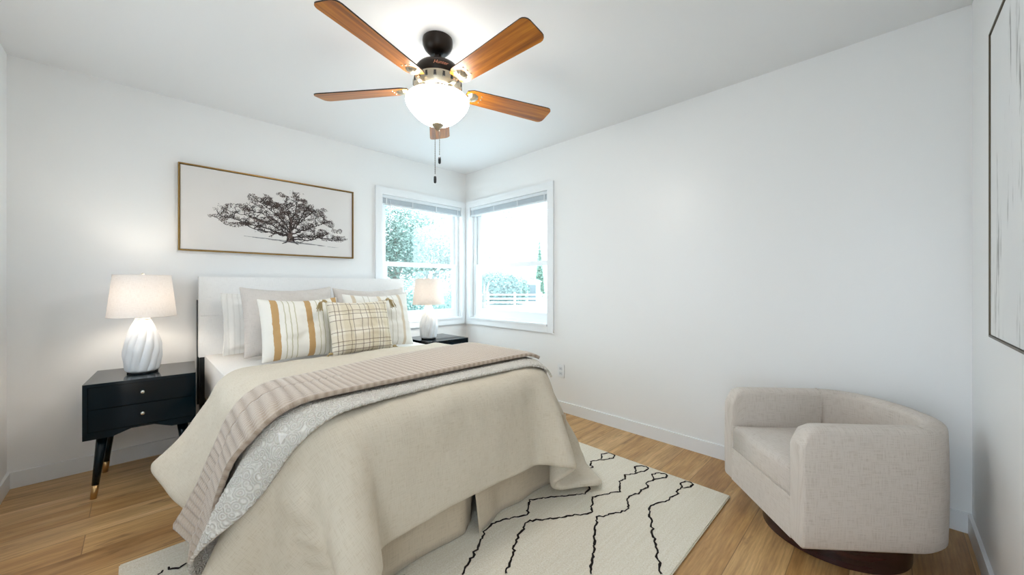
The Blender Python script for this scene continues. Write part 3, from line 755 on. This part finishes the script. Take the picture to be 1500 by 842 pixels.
# ------------------------------------------------------------------ framed oak picture
M_gold = simple('gold_frame', srgb(150, 118, 66), .32, .9)
def oak_picture():
    X0, X1, Z0, Z1 = -2.525, -1.323, 1.387, 1.997
    cx, cz = (X0+X1)/2, (Z0+Z1)/2; W = X1-X0; Hh = Z1-Z0
    root = thing('oak_picture', 'wide gold-framed print of a spreading oak above the headboard', 'picture', (cx, 0, cz))
    f, d = .009, .036
    bm = bmesh.new()
    o = [(-W/2, -Hh/2), (W/2, -Hh/2), (W/2, Hh/2), (-W/2, Hh/2)]; i = [(x-math.copysign(f, x), z-math.copysign(f, z)) for x, z in o]
    r = [[bm.verts.new((x, y, z)) for x, z in q] for q in (o, i) for y in (-.002, -d)]
    for k in range(4):
        n = (k+1) % 4
        for a, b in ((0, 2), (1, 3), (0, 1), (2, 3)): bm.faces.new((r[a][k], r[a][n], r[b][n], r[b][k]))
    bmo('frame', bm, M_gold, root)
    # canvas and the printed tree share one mesh
    t = NT('print_canvas'); n_ = t.noise(t.coord(), 3, 2); t.base(t.mix(n_, srgb(222, 217, 212), srgb(233, 230, 227))); t.set(t.p, 'Roughness', .8)
    ink = simple('print_ink', srgb(52, 42, 40), .85); ink2 = simple('print_ink_light', srgb(104, 88, 82), .85); inks = simple('print_ink_grey', srgb(122, 120, 122), .85)
    V = []; F = []; FM = []
    cb = box_bm(-W/2+f+.003, W/2-f-.003, -.026, -.004, -Hh/2+f+.003, Hh/2-f-.003); cb.verts.ensure_lookup_table()
    for v in cb.verts: V.append(tuple(v.co))
    cb.verts.index_update()
    for fc in cb.faces: F.append(tuple(v.index for v in fc.verts)); FM.append(0)
    cb.free()
    rng = random.Random(11); yl = [-.0262]
    def quad(p, q, w0, w1, m):
        d_ = Vector((q[0]-p[0], q[1]-p[1])); L_ = d_.length
        if L_ < 1e-5: return
        nn = Vector((-d_.y, d_.x))/L_; b = len(V); yy = -.0262-.00001*(len(F) % 13)
        for c, s_ in ((p, w0), (q, w1)):
            V.append((c[0]+nn.x*s_, yy, c[1]+nn.y*s_)); V.append((c[0]-nn.x*s_, yy, c[1]-nn.y*s_))
        F.append((b, b+1, b+3, b+2)); FM.append(m)
    leaves = []
    def path(pts, w0, w1, m=1, wob=.004, n=7):
        out = []
        for a, b in zip(pts[:-1], pts[1:]):
            for k in range(n): out.append((a[0]+(b[0]-a[0])*k/n+rng.uniform(-wob, wob), a[1]+(b[1]-a[1])*k/n+rng.uniform(-wob, wob)))
        out.append(pts[-1]); T = len(out)-1
        for k in range(T): quad(out[k], out[k+1], w0+(w1-w0)*k/T, w0+(w1-w0)*(k+1)/T, m)
        return out
    # coordinates: fractions of the canvas -> metres
    U = lambda a, b: ((a-.5)*W, (b-.5)*Hh)
    tx = .575
    path([U(tx, .175), U(tx-.001, .30), U(tx+.002, .40), U(tx+.004, .52)], .020, .008, 2, .002)
    for s_ in (-1, 1): path([U(tx+s_*.05, .155), U(tx+s_*.022, .18), U(tx+s_*.012, .26)], .002, .010, 1, .001)
    limbs = [[(.575, .25), (.50, .275), (.43, .295), (.36, .33), (.29, .38)], [(.575, .27), (.52, .33), (.46, .40), (.36, .46), (.25, .50)],
             [(.575, .33), (.54, .42), (.50, .52), (.44, .60), (.40, .66)], [(.577, .38), (.57, .50), (.56, .62), (.54, .72)],
             [(.579, .42), (.60, .55), (.61, .68), (.61, .78)], [(.575, .33), (.62, .42), (.66, .52), (.70, .60), (.74, .63)],
             [(.575, .28), (.64, .34), (.70, .40), (.76, .46), (.81, .50)], [(.575, .22), (.64, .225), (.70, .225), (.75, .27), (.80, .33)],
             [(.575, .235), (.66, .27), (.76, .27), (.84, .25), (.90, .26)], [(.575, .26), (.48, .31), (.38, .36), (.27, .41), (.19, .45)],
             [(.575, .30), (.53, .38), (.47, .47), (.40, .53), (.31, .56)], [(.575, .36), (.63, .48), (.66, .60), (.69, .68)]]
    # crown outline: ellipse lumps (centre, radii)
    lumps = [(.20, .45, .07, .07), (.29, .53, .09, .08), (.27, .38, .07, .06), (.40, .52, .09, .10), (.40, .70, .07, .08), (.48, .58, .08, .12), (.55, .68, .08, .12),
             (.62, .78, .07, .08), (.65, .68, .08, .10), (.70, .57, .09, .11), (.77, .62, .05, .08), (.78, .46, .08, .08), (.86, .38, .06, .07), (.89, .29, .05, .06),
             (.58, .52, .09, .10), (.47, .44, .09, .07), (.68, .43, .09, .08), (.38, .40, .09, .06), (.78, .33, .08, .06), (.53, .78, .05, .05), (.46, .66, .06, .08)]
    tips = []
    for L_ in limbs:
        p = path([U(*q) for q in L_], .0056, .0016, 1, .006)
        for k in range(4, len(p), 2):
            for _ in range(2):
                a = rng.uniform(.1, 2.9) if rng.random() < .8 else rng.uniform(-1, 4); ln = rng.uniform(.03, .085)
                e = (p[k][0]+math.cos(a)*ln, p[k][1]+math.sin(a)*ln*.8); m_ = ((p[k][0]+e[0])/2+rng.uniform(-.01, .01), (p[k][1]+e[1])/2+rng.uniform(-.01, .01))
                pp = path([p[k], m_, e], .0026, .0008, 1, .003, 3); tips += pp[2:]
    for (a, b, ra, rb_) in lumps:
        c = U(a, b); ra *= W; rb_ *= Hh
        for k in range(int(210000*ra*rb_)):
            r_ = math.sqrt(rng.random()); th = rng.uniform(0, 2*PI)
            q = (c[0]+ra*r_*math.cos(th)*1.05, c[1]+rb_*r_*math.sin(th)*1.05)
            g = mnoise.noise(Vector((q[0]*16, q[1]*26, 3.3)))
            if g < -.22+.30*r_: continue
            a2 = rng.uniform(0, PI); s_ = rng.uniform(.0014, .0040)
            quad(q, (q[0]+math.cos(a2)*s_*1.8, q[1]+math.sin(a2)*s_*1.4), s_*.7, s_*.25, 1 if rng.random() < .5+.6*g else 2)
    for q in tips:
        for _ in range(4):
            p = (q[0]+rng.gauss(0, .008), q[1]+rng.gauss(0, .006)); s_ = rng.uniform(.0015, .004); quad(p, (p[0]+s_*1.6, p[1]+s_), s_*.6, s_*.2, 1)
    # cast shade drawn under the tree
    for k in range(150):
        q = rng.gauss(0, .45); x_ = tx+q*.28; z_ = .185+.035*(x_ < tx)*min(1, abs(q))+rng.uniform(-.012, .012)*max(.1, 1-abs(q))-.04*max(0, q)*.9
        if .2 < x_ < .85: quad(U(x_, z_), U(x_+rng.uniform(.02, .05), z_-.002), .0012, .0003, 3)
    mesh('canvas', V, F, [t.m, ink, ink2, inks], root, False, fmat=FM)
oak_picture()

# abstract canvas on the near wall
def abstract():
    X0, X1, Z0, Z1 = -1.72, -.682, .972, 1.993; W = X1-X0; Hh = Z1-Z0
    root = thing('abstract_painting', 'large whitewashed streaky abstract canvas in a thin frame at the right edge', 'picture', ((X0+X1)/2, -LY, (Z0+Z1)/2))
    t = NT('streaky_paint'); co = t.coord()
    n1 = t.noise(t.mapping(co, (14, 1, 1.6)), 1, 5, .7); n2 = t.noise(t.mapping(co, (55, 1, 5)), 1, 4, .7); n3 = t.noise(t.mapping(co, (2.2, 1, 1.2), (3, 0, 1)), 1, 3)
    k = t.math('MULTIPLY', t.ramp(n1, [(.56, (0, 0, 0, 1)), (.66, (1, 1, 1, 1))]), t.ramp(n2, [(.44, (0, 0, 0, 1)), (.56, (1, 1, 1, 1))]))
    c = t.mix(n3, srgb(240, 240, 238), srgb(224, 226, 228))
    c = t.mix(k, c, srgb(146, 146, 144))
    t.base(c); t.set(t.p, 'Roughness', .7); t.bump(n2, .3, .004)
    box('canvas', (-W/2+.008, .004, -Hh/2+.008), (W/2-.008, .030, Hh/2-.008), t.m, root)
    f, d = .006, .034; bm = bmesh.new()
    o = [(-W/2, -Hh/2), (W/2, -Hh/2), (W/2, Hh/2), (-W/2, Hh/2)]; i = [(x-math.copysign(f, x), z-math.copysign(f, z)) for x, z in o]
    r = [[bm.verts.new((x, y, z)) for x, z in q] for q in (o, i) for y in (.001, d)]
    for k in range(4):
        n = (k+1) % 4
        for a, b in ((0, 2), (1, 3), (0, 1), (2, 3)): bm.faces.new((r[a][k], r[a][n], r[b][n], r[b][k]))
    bmo('frame', bm, simple('dark_bronze_frame', srgb(92, 82, 66), .4, .7), root)
abstract()

# ------------------------------------------------------------------ ceiling fan
def fan():
    hx, hy = -1.599, -1.811
    root = thing('ceiling_fan', 'five-blade ceiling fan with warm wood blades and a lit white bowl', 'ceiling fan', (hx, hy, H)); root.scale = (1.042, 1.042, 1)
    bronze = simple('oiled_bronze', srgb(46, 38, 32), .32, .6); nick = simple('antique_nickel', srgb(188, 178, 158), .3, .95)
    dark = simple('vent_slot', srgb(30, 28, 28), .6)
    Z = lambda z: 1.147+(z-1.147)*1.042-H
    lathe('canopy', [(.074, 0), (.076, -.010), (.075, -.028), (.066, -.050), (.050, -.068), (.034, -.078), (0, -.080)], bronze, root, 48)
    lathe('downrod', [(.018, Z(2.362)), (.018, Z(2.25))], bronze, root, 24)
    lathe('rod_collar', [(.03, Z(2.285)), (.033, Z(2.27)), (.030, Z(2.252))], simple('collar_plastic', srgb(38, 84, 110), .35), root, 24)
    mot = lathe('motor_housing', [(.03, Z(2.262)), (.075, Z(2.258)), (.100, Z(2.246)), (.112, Z(2.228)), (.112, Z(2.200)), (.106, Z(2.190)), (.104, Z(2.186))], bronze, root, 64)
    low = lathe('vent_band', [(.104, Z(2.187)), (.118, Z(2.180)), (.122, Z(2.165)), (.118, Z(2.135)), (.106, Z(2.118)), (.07, Z(2.112))], nick, root, 64)
    for k in range(18):
        a = 2*PI*(k+.5)/18
        b = box_bm(-.0065, .0065, -.004, .004, -.014, .014); bmesh.ops.bevel(b, geom=list(b.edges), offset=.002, segments=1, affect='EDGES')
        bmesh.ops.rotate(b, verts=b.verts, matrix=Matrix.Rotation(a-PI/2, 3, 'Z')); bmesh.ops.translate(b, verts=b.verts, vec=(.1185*math.cos(a), .1185*math.sin(a), Z(2.158)))
        bmo('vent_slot', b, dark, low)
    # script lettering on the housing
    cu = bpy.data.curves.new('lettering', 'FONT'); cu.body = 'Hunter'; cu.size = .024; cu.shear = .35; cu.align_x = 'CENTER'; cu.align_y = 'CENTER'; cu.extrude = .0004
    to = bpy.data.objects.new('lettering', cu); COL.objects.link(to)
    dg = bpy.context.evaluated_depsgraph_get(); me = bpy.data.meshes.new_from_object(to.evaluated_get(dg)); bpy.data.objects.remove(to)
    a0 = math.atan2(-3.4895-hy, -2.7202-hx)+.12
    for v in me.vertices:
        s, z, y = v.co.x, v.co.y, v.co.z; a = a0+s/.112
        v.co = ((.1125+y)*math.cos(a), (.1125+y)*math.sin(a), Z(2.214)+z)
    _link('lettering', me, simple('copper_letters', srgb(214, 140, 110), .35, .6), mot, False)
    # blades
    t = NT('cherry_blade'); co = t.coord()
    n1 = t.noise(t.mapping(co, (2.0, 38, 1)), 1, 4, .6); n2 = t.noise(t.mapping(co, (5, 160, 1)), 1, 3)
    c = t.ramp(n1, [(.3, srgb(122, 66, 10)), (.5, srgb(180, 106, 20)), (.72, srgb(214, 142, 38))]); c = t.mix(t.math('MULTIPLY', n2, .4), c, srgb(92, 46, 12))
    t.base(c); t.set(t.p, 'Roughness', .3); M_bl = t.m
    edge = simple('blade_edge', srgb(38, 26, 20), .5)
    for k in range(5):
        a = math.radians(-161+72*k)
        bm = bmesh.new(); r0, r1 = .150, .655; out = []
        w0, w1, cr = .052, .066, .03
        side = [(r0, -w0*.72), (r0+.03, -w0)]
        side += [(r0+.03+(r1-cr-r0-.03)*i/10, -(w0+(w1-w0)*i/10)) for i in range(1, 11)]
        side += [(r1-cr+cr*math.sin(q), -(w1-cr)-cr*math.cos(q)) for q in (PI/8, PI/4, 3*PI/8, PI/2)]
        pts = side+[(x, -y) for x, y in side[::-1]]
        top = [bm.verts.new((x, y, .003)) for x, y in pts]; bot = [bm.verts.new((x, y, -.003)) for x, y in pts]
        bm.faces.new(top); bm.faces.new(bot[::-1])
        for i in range(len(pts)):
            f = bm.faces.new((top[i], bot[i], bot[(i+1) % len(pts)], top[(i+1) % len(pts)])); f.material_index = 1
        bmesh.ops.recalc_face_normals(bm, faces=bm.faces)
        me = bpy.data.meshes.new('blade'); bm.to_mesh(me); bm.free()
        b = _link('blade', me, [M_bl, edge], root, False); b.location = (0, 0, Z(2.142)); b.rotation_euler = Matrix.Rotation(a, 3, 'Z').to_euler()
        b.rotation_euler = (Matrix.Rotation(a, 3, 'Z') @ Matrix.Rotation(math.radians(PITCH), 3, 'X')).to_euler()
        # iron: arm from motor to a scalloped medallion under the blade
        V, F = [], []
        tube_data([(.085, 0, -.012), (.12, 0, -.024), (.155, 0, -.014)], [.011, .0125, .010], 10, V, F)
        arm = mesh('blade_iron', V, F, nick, b, True)
        lathe('medallion', [(0, -.018), (.012, -.017), (.026, -.012), (.033, -.0045), (.034, -.003)], nick, arm, 40, loc=(.185, 0, 0), rfun=lambda an, z: 1+.06*math.cos(an*10))
        for q in (-.35, 0, .35):
            lathe('screw', [(0, -.0065), (.004, -.0055), (.005, -.003)], nick, b, 10, loc=(.215+.02*math.cos(q)-.0, .032*math.sin(q*2.4), -.0))
    # light kit
    lathe('light_fitter', [(.07, Z(2.114)), (.075, Z(2.10)), (.132, Z(2.090)), (.132, Z(2.085)), (0, Z(2.082))], nick, root, 48)
    t = NT('alabaster_bowl'); t.n.remove(t.p); lw = t.add('ShaderNodeBsdfDiffuse'); lw.inputs[0].default_value = srgb(205, 204, 200)
    tl = t.add('ShaderNodeBsdfTranslucent'); tl.inputs[0].default_value = srgb(245, 240, 230); em = t.add('ShaderNodeEmission'); em.inputs[0].default_value = (1, .975, .935, 1); em.inputs[1].default_value = FAN_GLOW
    gs = t.add('ShaderNodeBsdfGlossy'); gs.inputs['Roughness'].default_value = .15
    m1 = t.add('ShaderNodeMixShader'); m1.inputs[0].default_value = .016; t.l.new(lw.outputs[0], m1.inputs[1]); t.l.new(tl.outputs[0], m1.inputs[2])
    m2 = t.add('ShaderNodeMixShader'); m2.inputs[0].default_value = .04; t.l.new(m1.outputs[0], m2.inputs[1]); t.l.new(gs.outputs[0], m2.inputs[2])
    ad = t.add('ShaderNodeAddShader'); t.l.new(m2.outputs[0], ad.inputs[0]); t.l.new(em.outputs[0], ad.inputs[1]); t.l.new(ad.outputs[0], t.out.inputs[0])
    prof = [(.150, 2.088), (.157, 2.080), (.158, 2.070), (.152, 2.052), (.140, 2.034), (.128, 2.020), (.112, 2.002), (.090, 1.984), (.062, 1.968), (.030, 1.959), (.008, 1.957)]
    lathe('glass_bowl', [(r, Z(z)) for r, z in prof], t.m, root, 72, cap=False, auto=False)
    lathe('bowl_finial', [(.026, Z(1.962)), (.030, Z(1.957)), (.024, Z(1.948)), (.012, Z(1.940)), (.007, Z(1.930)), (0, Z(1.926))], nick, root, 28)
    cd = simple('chain_metal', srgb(120, 112, 100), .35, .8); pd = simple('pull_knob', srgb(22, 24, 24), .4)
    for (dx, dy, zt_, zb_) in ((.004, -.010, 1.93, 1.792), (-.012, .006, 1.955, 1.694)):
        V, F = [], []
        n = int((zt_-zb_)/.006)
        tube_data([(dx, dy, Z(zt_)-.006*i) for i in range(n+1)], [(.0022 if i % 2 else .0011) for i in range(n+1)], 6, V, F)
        c = mesh('pull_chain', V, F, cd, root, True)
        lathe('pull_knob', [(.002, .004), (.0065, 0), (.0072, -.012), (.0065, -.030), (.003, -.034), (0, -.034)], pd, c, 16, loc=(dx, dy, Z(zb_)))
PITCH = -12
fan()

# ------------------------------------------------------------------ swivel chair
def chair():
    root = thing('swivel_chair', 'beige upholstered barrel swivel chair in the corner at the right', 'armchair', (-.4485, -3.304, 0), 0)
    fx = Vector((-.656, .754, 0)).normalized()       # facing direction
    root.rotation_euler = (0, 0, math.atan2(fx.y, fx.x)+PI/2)   # local -y is front
    M_f = linen('beige_tweed', srgb(213, 203, 193), srgb(197, 185, 173), 330, .35)
    hw, th, z0, zt = .307, .080, .116, .592
    yfr, ybk = -.33, .335
    rc = .235
    # outer path (plan): front near -> back round -> front far
    def plan(inset):
        P = []; r = rc-inset; X = hw-inset; Y = ybk-inset
        n1 = 14
        for i in range(n1): P.append((X, yfr+(Y-r-yfr)*i/n1))
        for i in range(13): a = i/12*PI/2; P.append((X-r+r*math.cos(a), Y-r+r*math.sin(a)))
        for i in range(1, 9): P.append((X-r-(2*(X-r))*i/9, Y+.012*math.sin(PI*i/9)))
        for i in range(13): a = PI/2+i/12*PI/2; P.append((-X+r+r*math.cos(a), Y-r+r*math.sin(a)))
        for i in range(1, n1+1): P.append((-X, Y-r-(Y-r-yfr)*i/n1))
        return P
    PO, PI_ = plan(0), plan(th)
    N = len(PO); V = []; UV = []; F = []
    # arc length
    s = [0]
    for a, b in zip(PO[:-1], PO[1:]): s.append(s[-1]+math.hypot(b[0]-a[0], b[1]-a[1]))
    Rf = .075; rr = .026
    for i in range(N):
        d = PO[i][1]-yfr if (i < 15 or i > N-16) else 9
        zt_i = zt if d >= Rf else zt-Rf+math.sqrt(max(0, Rf*Rf-(Rf-d)**2))
        o = Vector((*PO[i], 0)); n_ = Vector((*PI_[i], 0)); e = (n_-o); L_ = e.length; e.normalize()
        prof = [(.012, z0), (0, z0+.014)]+[(-.004*math.sin(PI*k/6), z0+.014+(zt_i-rr-z0-.014)*k/6) for k in range(1, 7)]
        prof += [(rr-rr*math.cos(q), zt_i-rr+rr*math.sin(q)) for q in (PI/8, PI/4, 3*PI/8, PI/2)]
        prof += [(L_/2, zt_i+.004)]
        prof += [(L_-rr+rr*math.sin(q), zt_i-rr+rr*math.cos(q)) for q in (0, PI/8, PI/4, 3*PI/8, PI/2)]
        prof += [(L_, zt_i-rr-(zt_i-rr-.25)*k/4) for k in range(1, 5)]+[(L_, z0+.02), (L_-.012, z0)]
        acc = 0; pv = None
        for (q, z) in prof:
            p = o+e*q
            if pv: acc += math.hypot(q-pv[0], z-pv[1])
            pv = (q, z)
            V.append((p.x, p.y, z)); UV.append((s[i], acc))
    M_ = len(prof)
    for i in range(N-1):
        for k in range(M_):
            F.append((i*M_+k, (i+1)*M_+k, (i+1)*M_+(k+1) % M_, i*M_+(k+1) % M_))
    F.append(tuple(range(M_))); F.append(tuple((N-1)*M_+k for k in range(M_))[::-1])
    o = mesh('shell', V, F, M_f, root, True, uv=UV)
    bm = bmesh.new(); bm.from_mesh(o.data); bmesh.ops.recalc_face_normals(bm, faces=bm.faces)
    caps = [f for f in bm.faces if len(f.verts) > 4]
    ed = [e for f in caps for e in f.edges]
    bmesh.ops.bevel(bm, geom=ed, offset=.014, segments=4, affect='EDGES', profile=.5)
    for f in bm.faces: f.smooth = True
    bm.to_mesh(o.data); bm.free()
    # front rail below the cushion
    uv_box(box('front_rail', (-hw+th-.006, yfr+.004, z0), (hw-th+.006, yfr+.09, .285), M_f, root, bevel=.012, seg=4))
    uv_box(box('deck', (-hw+th, yfr+.08, z0+.02), (hw-th, ybk-th, .262), M_f, root, bevel=.004))
    # cushion
    def loop(inset, z):
        P = PI_; ys = yfr+.002
        k = 1-inset/(hw-th); ym = (ys+ybk-th)/2
        return [(p[0]*k, ym+(max(p[1], ys)-ym)*(1-inset/(ybk-th-ym)), z) for p in PI_]
    V = []; F = []; UV = []; lv = [(.016, .272), (.004, .282), (.003, .30), (.003, .37), (.006, .392), (.016, .404), (.05, .413), (.10, .419), (.16, .423), (.215, .424)]
    for ins, z in lv:
        for p in loop(ins+.002, z): V.append(p); UV.append((p[0]+p[2]*.3, p[1]+p[2]))
    n = N
    for i in range(len(lv)-1):
        for k in range(n): F.append((i*n+k, i*n+(k+1) % n, (i+1)*n+(k+1) % n, (i+1)*n+k))
    F.append(tuple(range(n))[::-1]); F.append(tuple((len(lv)-1)*n+k for k in range(n)))
    cu = mesh('seat_cushion', V, F, M_f, root, True, uv=UV)
    cu.data.polygons[len(cu.data.polygons)-2].use_smooth = False
    V, F = [], []; tube_data([(p[0], p[1], p[2]) for p in loop(.004, .396)], .0035, 6, V, F)
    mesh('cushion_piping', V, F, M_f, cu, True, uv=[(v[0], v[1]) for v in V])
    # seams where arm panels meet the back
    for i in (15, N-16):
        q = PI_[i]; sgn = 1 if q[0] > 0 else -1
        V, F = [], []
        tube_data([(q[0]-sgn*.001, q[1], .40), (q[0]-sgn*.001, q[1], zt-rr), (q[0]+sgn*.006, q[1], zt-.007), (q[0]+sgn*th/2, q[1]+.005, zt+.005), (PO[i][0]-sgn*.012, PO[i][1], zt-.006)], .003, 6, V, F)
        mesh('seam', V, F, M_f, root, True, uv=[(v[0], v[2]) for v in V])
    t = NT('mahogany'); t.base(t.ramp(t.noise(t.mapping(t.coord(), (4, 4, 40)), 1, 3), [(.3, srgb(34, 16, 16)), (.7, srgb(58, 28, 26))])); t.set(t.p, 'Roughness', .25)
    lathe('swivel_base', [(.255, 0), (.262, .004), (.262, .104), (.255, .110), (.15, .112), (.15, .130)], t.m, root, 64)
chair()

# ------------------------------------------------------------------ outlet
def outlet():
    root = thing('wall_outlet', 'white duplex outlet low on the wall right of the bed', 'outlet', (0, -1.397, .366))
    pl = box('cover_plate', (-.007, -.036, -.058), (0, .036, .058), M_trim, root, bevel=.003)
    for z in (-.022, .022):
        r = box('receptacle', (-.0095, -.0165, z-.015), (-.006, .0165, z+.015), simple('outlet_plastic', srgb(222, 226, 230), .4), root, bevel=.002)
        for y in (-.006, .006): box('slot', (-.0099, y-.0012, z-.005), (-.0093, y+.0012, z+.005), simple('slot_dark', srgb(60, 60, 62), .6), r)
outlet()

# ------------------------------------------------------------------ outside the windows
def outside():
    g = NT('pale_gravel'); g.base(g.mix(g.noise(g.coord(), .6, 3), srgb(190, 196, 196), srgb(214, 216, 214))); g.set(g.p, 'Roughness', .95)
    GZ = -.35
    struct(box('ground', (-40, -40, GZ-.1), (60, 60, GZ), g.m))
    def leafmat(nm, a, b):
        t = NT(nm); t.base(t.mix(t.noise(t.coord(), 2.5, 3), a, b)); t.set(t.p, 'Roughness', .6); t.set(t.p, 'Specular IOR Level', .2); return t.m
    L1 = leafmat('leaf_sage', srgb(112, 138, 126), srgb(150, 168, 158)); L2 = leafmat('leaf_pale', srgb(122, 138, 128), srgb(152, 164, 154))
    L3 = leafmat('leaf_teal', srgb(112, 144, 134), srgb(140, 168, 158)); L4 = leafmat('leaf_cypress', srgb(128, 162, 142), srgb(150, 176, 158))
    bark = simple('bark', srgb(150, 142, 134), .9)
    def foliage(blobs, n, size, mat, parent, seed):
        rng = random.Random(seed); V = []; F = []
        tot = sum(b[3]*b[4]*b[5] for b in blobs)
        for (x, y, z, a, b, c) in blobs:
            for k in range(int(n*a*b*c/tot)):
                d = Vector((rng.gauss(0, 1), rng.gauss(0, 1), rng.gauss(0, 1))).normalized()*rng.random()**.4
                p = Vector((x+d.x*a, y+d.y*b, z+d.z*c)); u = Vector((rng.gauss(0, 1), rng.gauss(0, 1), rng.gauss(0, 1))).normalized(); v = u.orthogonal().normalized()
                s = size*rng.uniform(.5, 1.2); q = len(V); V += [p-u*s, p+v*s*.45, p+u*s, p-v*s*.45]; F.append((q, q+1, q+2, q+3))
        o = mesh('foliage', V, F, mat, parent); o['kind'] = 'stuff'; return o
    def tree(nm, label, cat, x, y, trunk, blobs, n, size, mat, seed, group=None):
        root = thing(nm, label, cat, (x, y, GZ), 0, group)
        if trunk:
            V, F = [], []; tube_data([(0, 0, 0), (.05, 0, trunk*.5), (0, .04, trunk)], [.14, .11, .07], 8, V, F)
            for (a, b, c, *_r) in blobs: tube_data([(0, .04, trunk*.9), (a*.5, b*.5, (trunk+c)/2), (a, b, c)], [.06, .04, .015], 6, V, F)
            mesh('trunk', V, F, bark, root, True)
        foliage(blobs, n, size, mat, root, seed); return root
    G = 'trees and shrubs beyond the windows'
    tree('garden_tree', 'leafy sage green tree filling the upper left of the bedside window', 'tree', 2.1, 5.7, 1.7, [(0, 0, 3.1, .9, .9, 1.0), (-.5, .1, 2.3, .6, .6, .7), (.2, -.2, 2.2, .7, .7, .7)], 9000, .055, L1, 1, G)
    tree('garden_tree', 'pale bushy tree behind the sage one, at the right of the bedside window', 'tree', 4.9, 8.6, 1.6, [(0, 0, 3.0, 1.5, 1.5, 1.2), (.6, -.3, 2.2, 1.2, 1.2, .9), (-.8, .4, 2.4, 1.1, 1.1, 1.0)], 11000, .07, L2, 2, G)
    tree('garden_bush', 'teal shrub low in the bedside window, behind the lamp shade', 'shrub', 2.0, 4.3, 0, [(0, 0, .85, .75, .75, .85), (-.5, .4, .8, .6, .6, .8)], 8000, .045, L3, 3, G)
    tree('garden_bush', 'teal shrub at the lower right of the bedside window', 'shrub', 4.3, 6.0, 0, [(0, 0, .8, .7, .7, .8), (.5, .4, .75, .6, .6, .75)], 8000, .045, L3, 4, G)
    tree('garden_bush', 'small dark-leaved sprig at the left edge of the right-hand window', 'shrub', 5.75, 6.35, .9, [(0, 0, 1.75, .30, .30, .16), (.2, -.1, 1.9, .22, .22, .12)], 700, .045, L1, 5, G)
    tree('garden_hedge', 'big rounded teal hedge behind the white rail fence', 'hedge', 16.9, 17.4, 0, [(0, 0, 1.25, 1.5, 1.5, 1.4), (-.9, .9, 1.1, 1.1, 1.1, 1.2), (.8, -.8, 1.1, 1.1, 1.1, 1.25)], 13000, .12, L3, 6, G)
    tree('cypress_tree', 'narrow pointed cypress rising at the right of the right-hand window', 'tree', 27.6, 22.7, 0, [(0, 0, .75+.6*k, .62*(1-k/11), .62*(1-k/11), .8) for k in range(10)], 7000, .11, L4, 7, G)
    tree('garden_tree', 'pale wispy tree seen far off through the right-hand window', 'tree', 20.5, 25.0, 2.4, [(0, 0, 5.2, 2.6, 2.6, 2.0), (1.8, -1.8, 4.2, 1.8, 1.8, 1.6), (-1.6, 1.6, 4.2, 1.8, 1.8, 1.6)], 7000, .10, L2, 8, G)
    tree('garden_tree', 'low pale tree behind the white shed in the right-hand window', 'tree', 30.5, 20.5, 1.2, [(0, 0, 2.0, 1.9, 1.9, 1.4), (1.5, -1.2, 1.9, 1.5, 1.5, 1.2)], 6000, .10, L2, 9, G)
    # white rail fence
    fw_ = simple('fence_white', srgb(236, 240, 240), .5)
    a = Vector((12.6, 16.6, GZ)); b = Vector((17.6, 11.6, GZ)); d = (b-a); Ln = d.length; ang = math.atan2(d.y, d.x)
    root = thing('garden_fence', 'white three-rail fence across the yard in the right-hand window', 'fence', a, ang)
    for i in range(5):
        x = Ln*i/4; box('post', (x-.06, -.06, 0), (x+.06, .06, 1.0), fw_, root, bevel=.01)
    for z in (.32, .58, .84): box('rail', (0, -.025, z-.05), (Ln, .025, z+.05), fw_, root)
    # shed
    root = thing('garden_shed', 'small white shed with a grey door beyond the rail fence', 'shed', (19.5, 16.7, GZ), PI/4)
    bm = prism_bm([(-.8, 0), (.8, 0), (.8, 1.75), (0, 2.05), (-.8, 1.75)], 0, 1.6)
    sw = bmo('walls', bm, simple('shed_white', srgb(206, 210, 210), .7), root, rot=(0, 0, -PI/2))
    bm = prism_bm([(-.92, 1.72), (0, 2.08), (.92, 1.72), (.92, 1.78), (0, 2.14), (-.92, 1.78)], -.1, 1.7)
    bmo('roof', bm, simple('shed_roof', srgb(206, 210, 212), .8), root, rot=(0, 0, -PI/2))
    box('door', (-.03, -.45, .02), (.0, .15, 1.5), simple('shed_door', srgb(110, 122, 126), .6), root)
    # overhead line with a junction box
    wm = simple('wire_grey', srgb(70, 84, 90), .6)
    root = thing('street_power_line', 'sagging overhead wires with a grey junction box outside the right-hand window', 'power line', (12.7, 12.2, 5.25))
    for q, sag in ((0, .35), (.42, .45)):
        pts = [Vector((-5+10*i/20, 5-10*i/20, .2+q-sag+sag*((i-10)/10)**2*2)) for i in range(21)]
        tube('wire', pts, .022, wm, root, 6)
    box('pole', (4.9, -5.1, -5.6), (5.1, -4.9, .9), wm, root)
    box('junction_box', (-.13, -.13, -.42), (.13, .13, .12), simple('junction_grey', srgb(150, 170, 176), .6), root, bevel=.03)
outside()
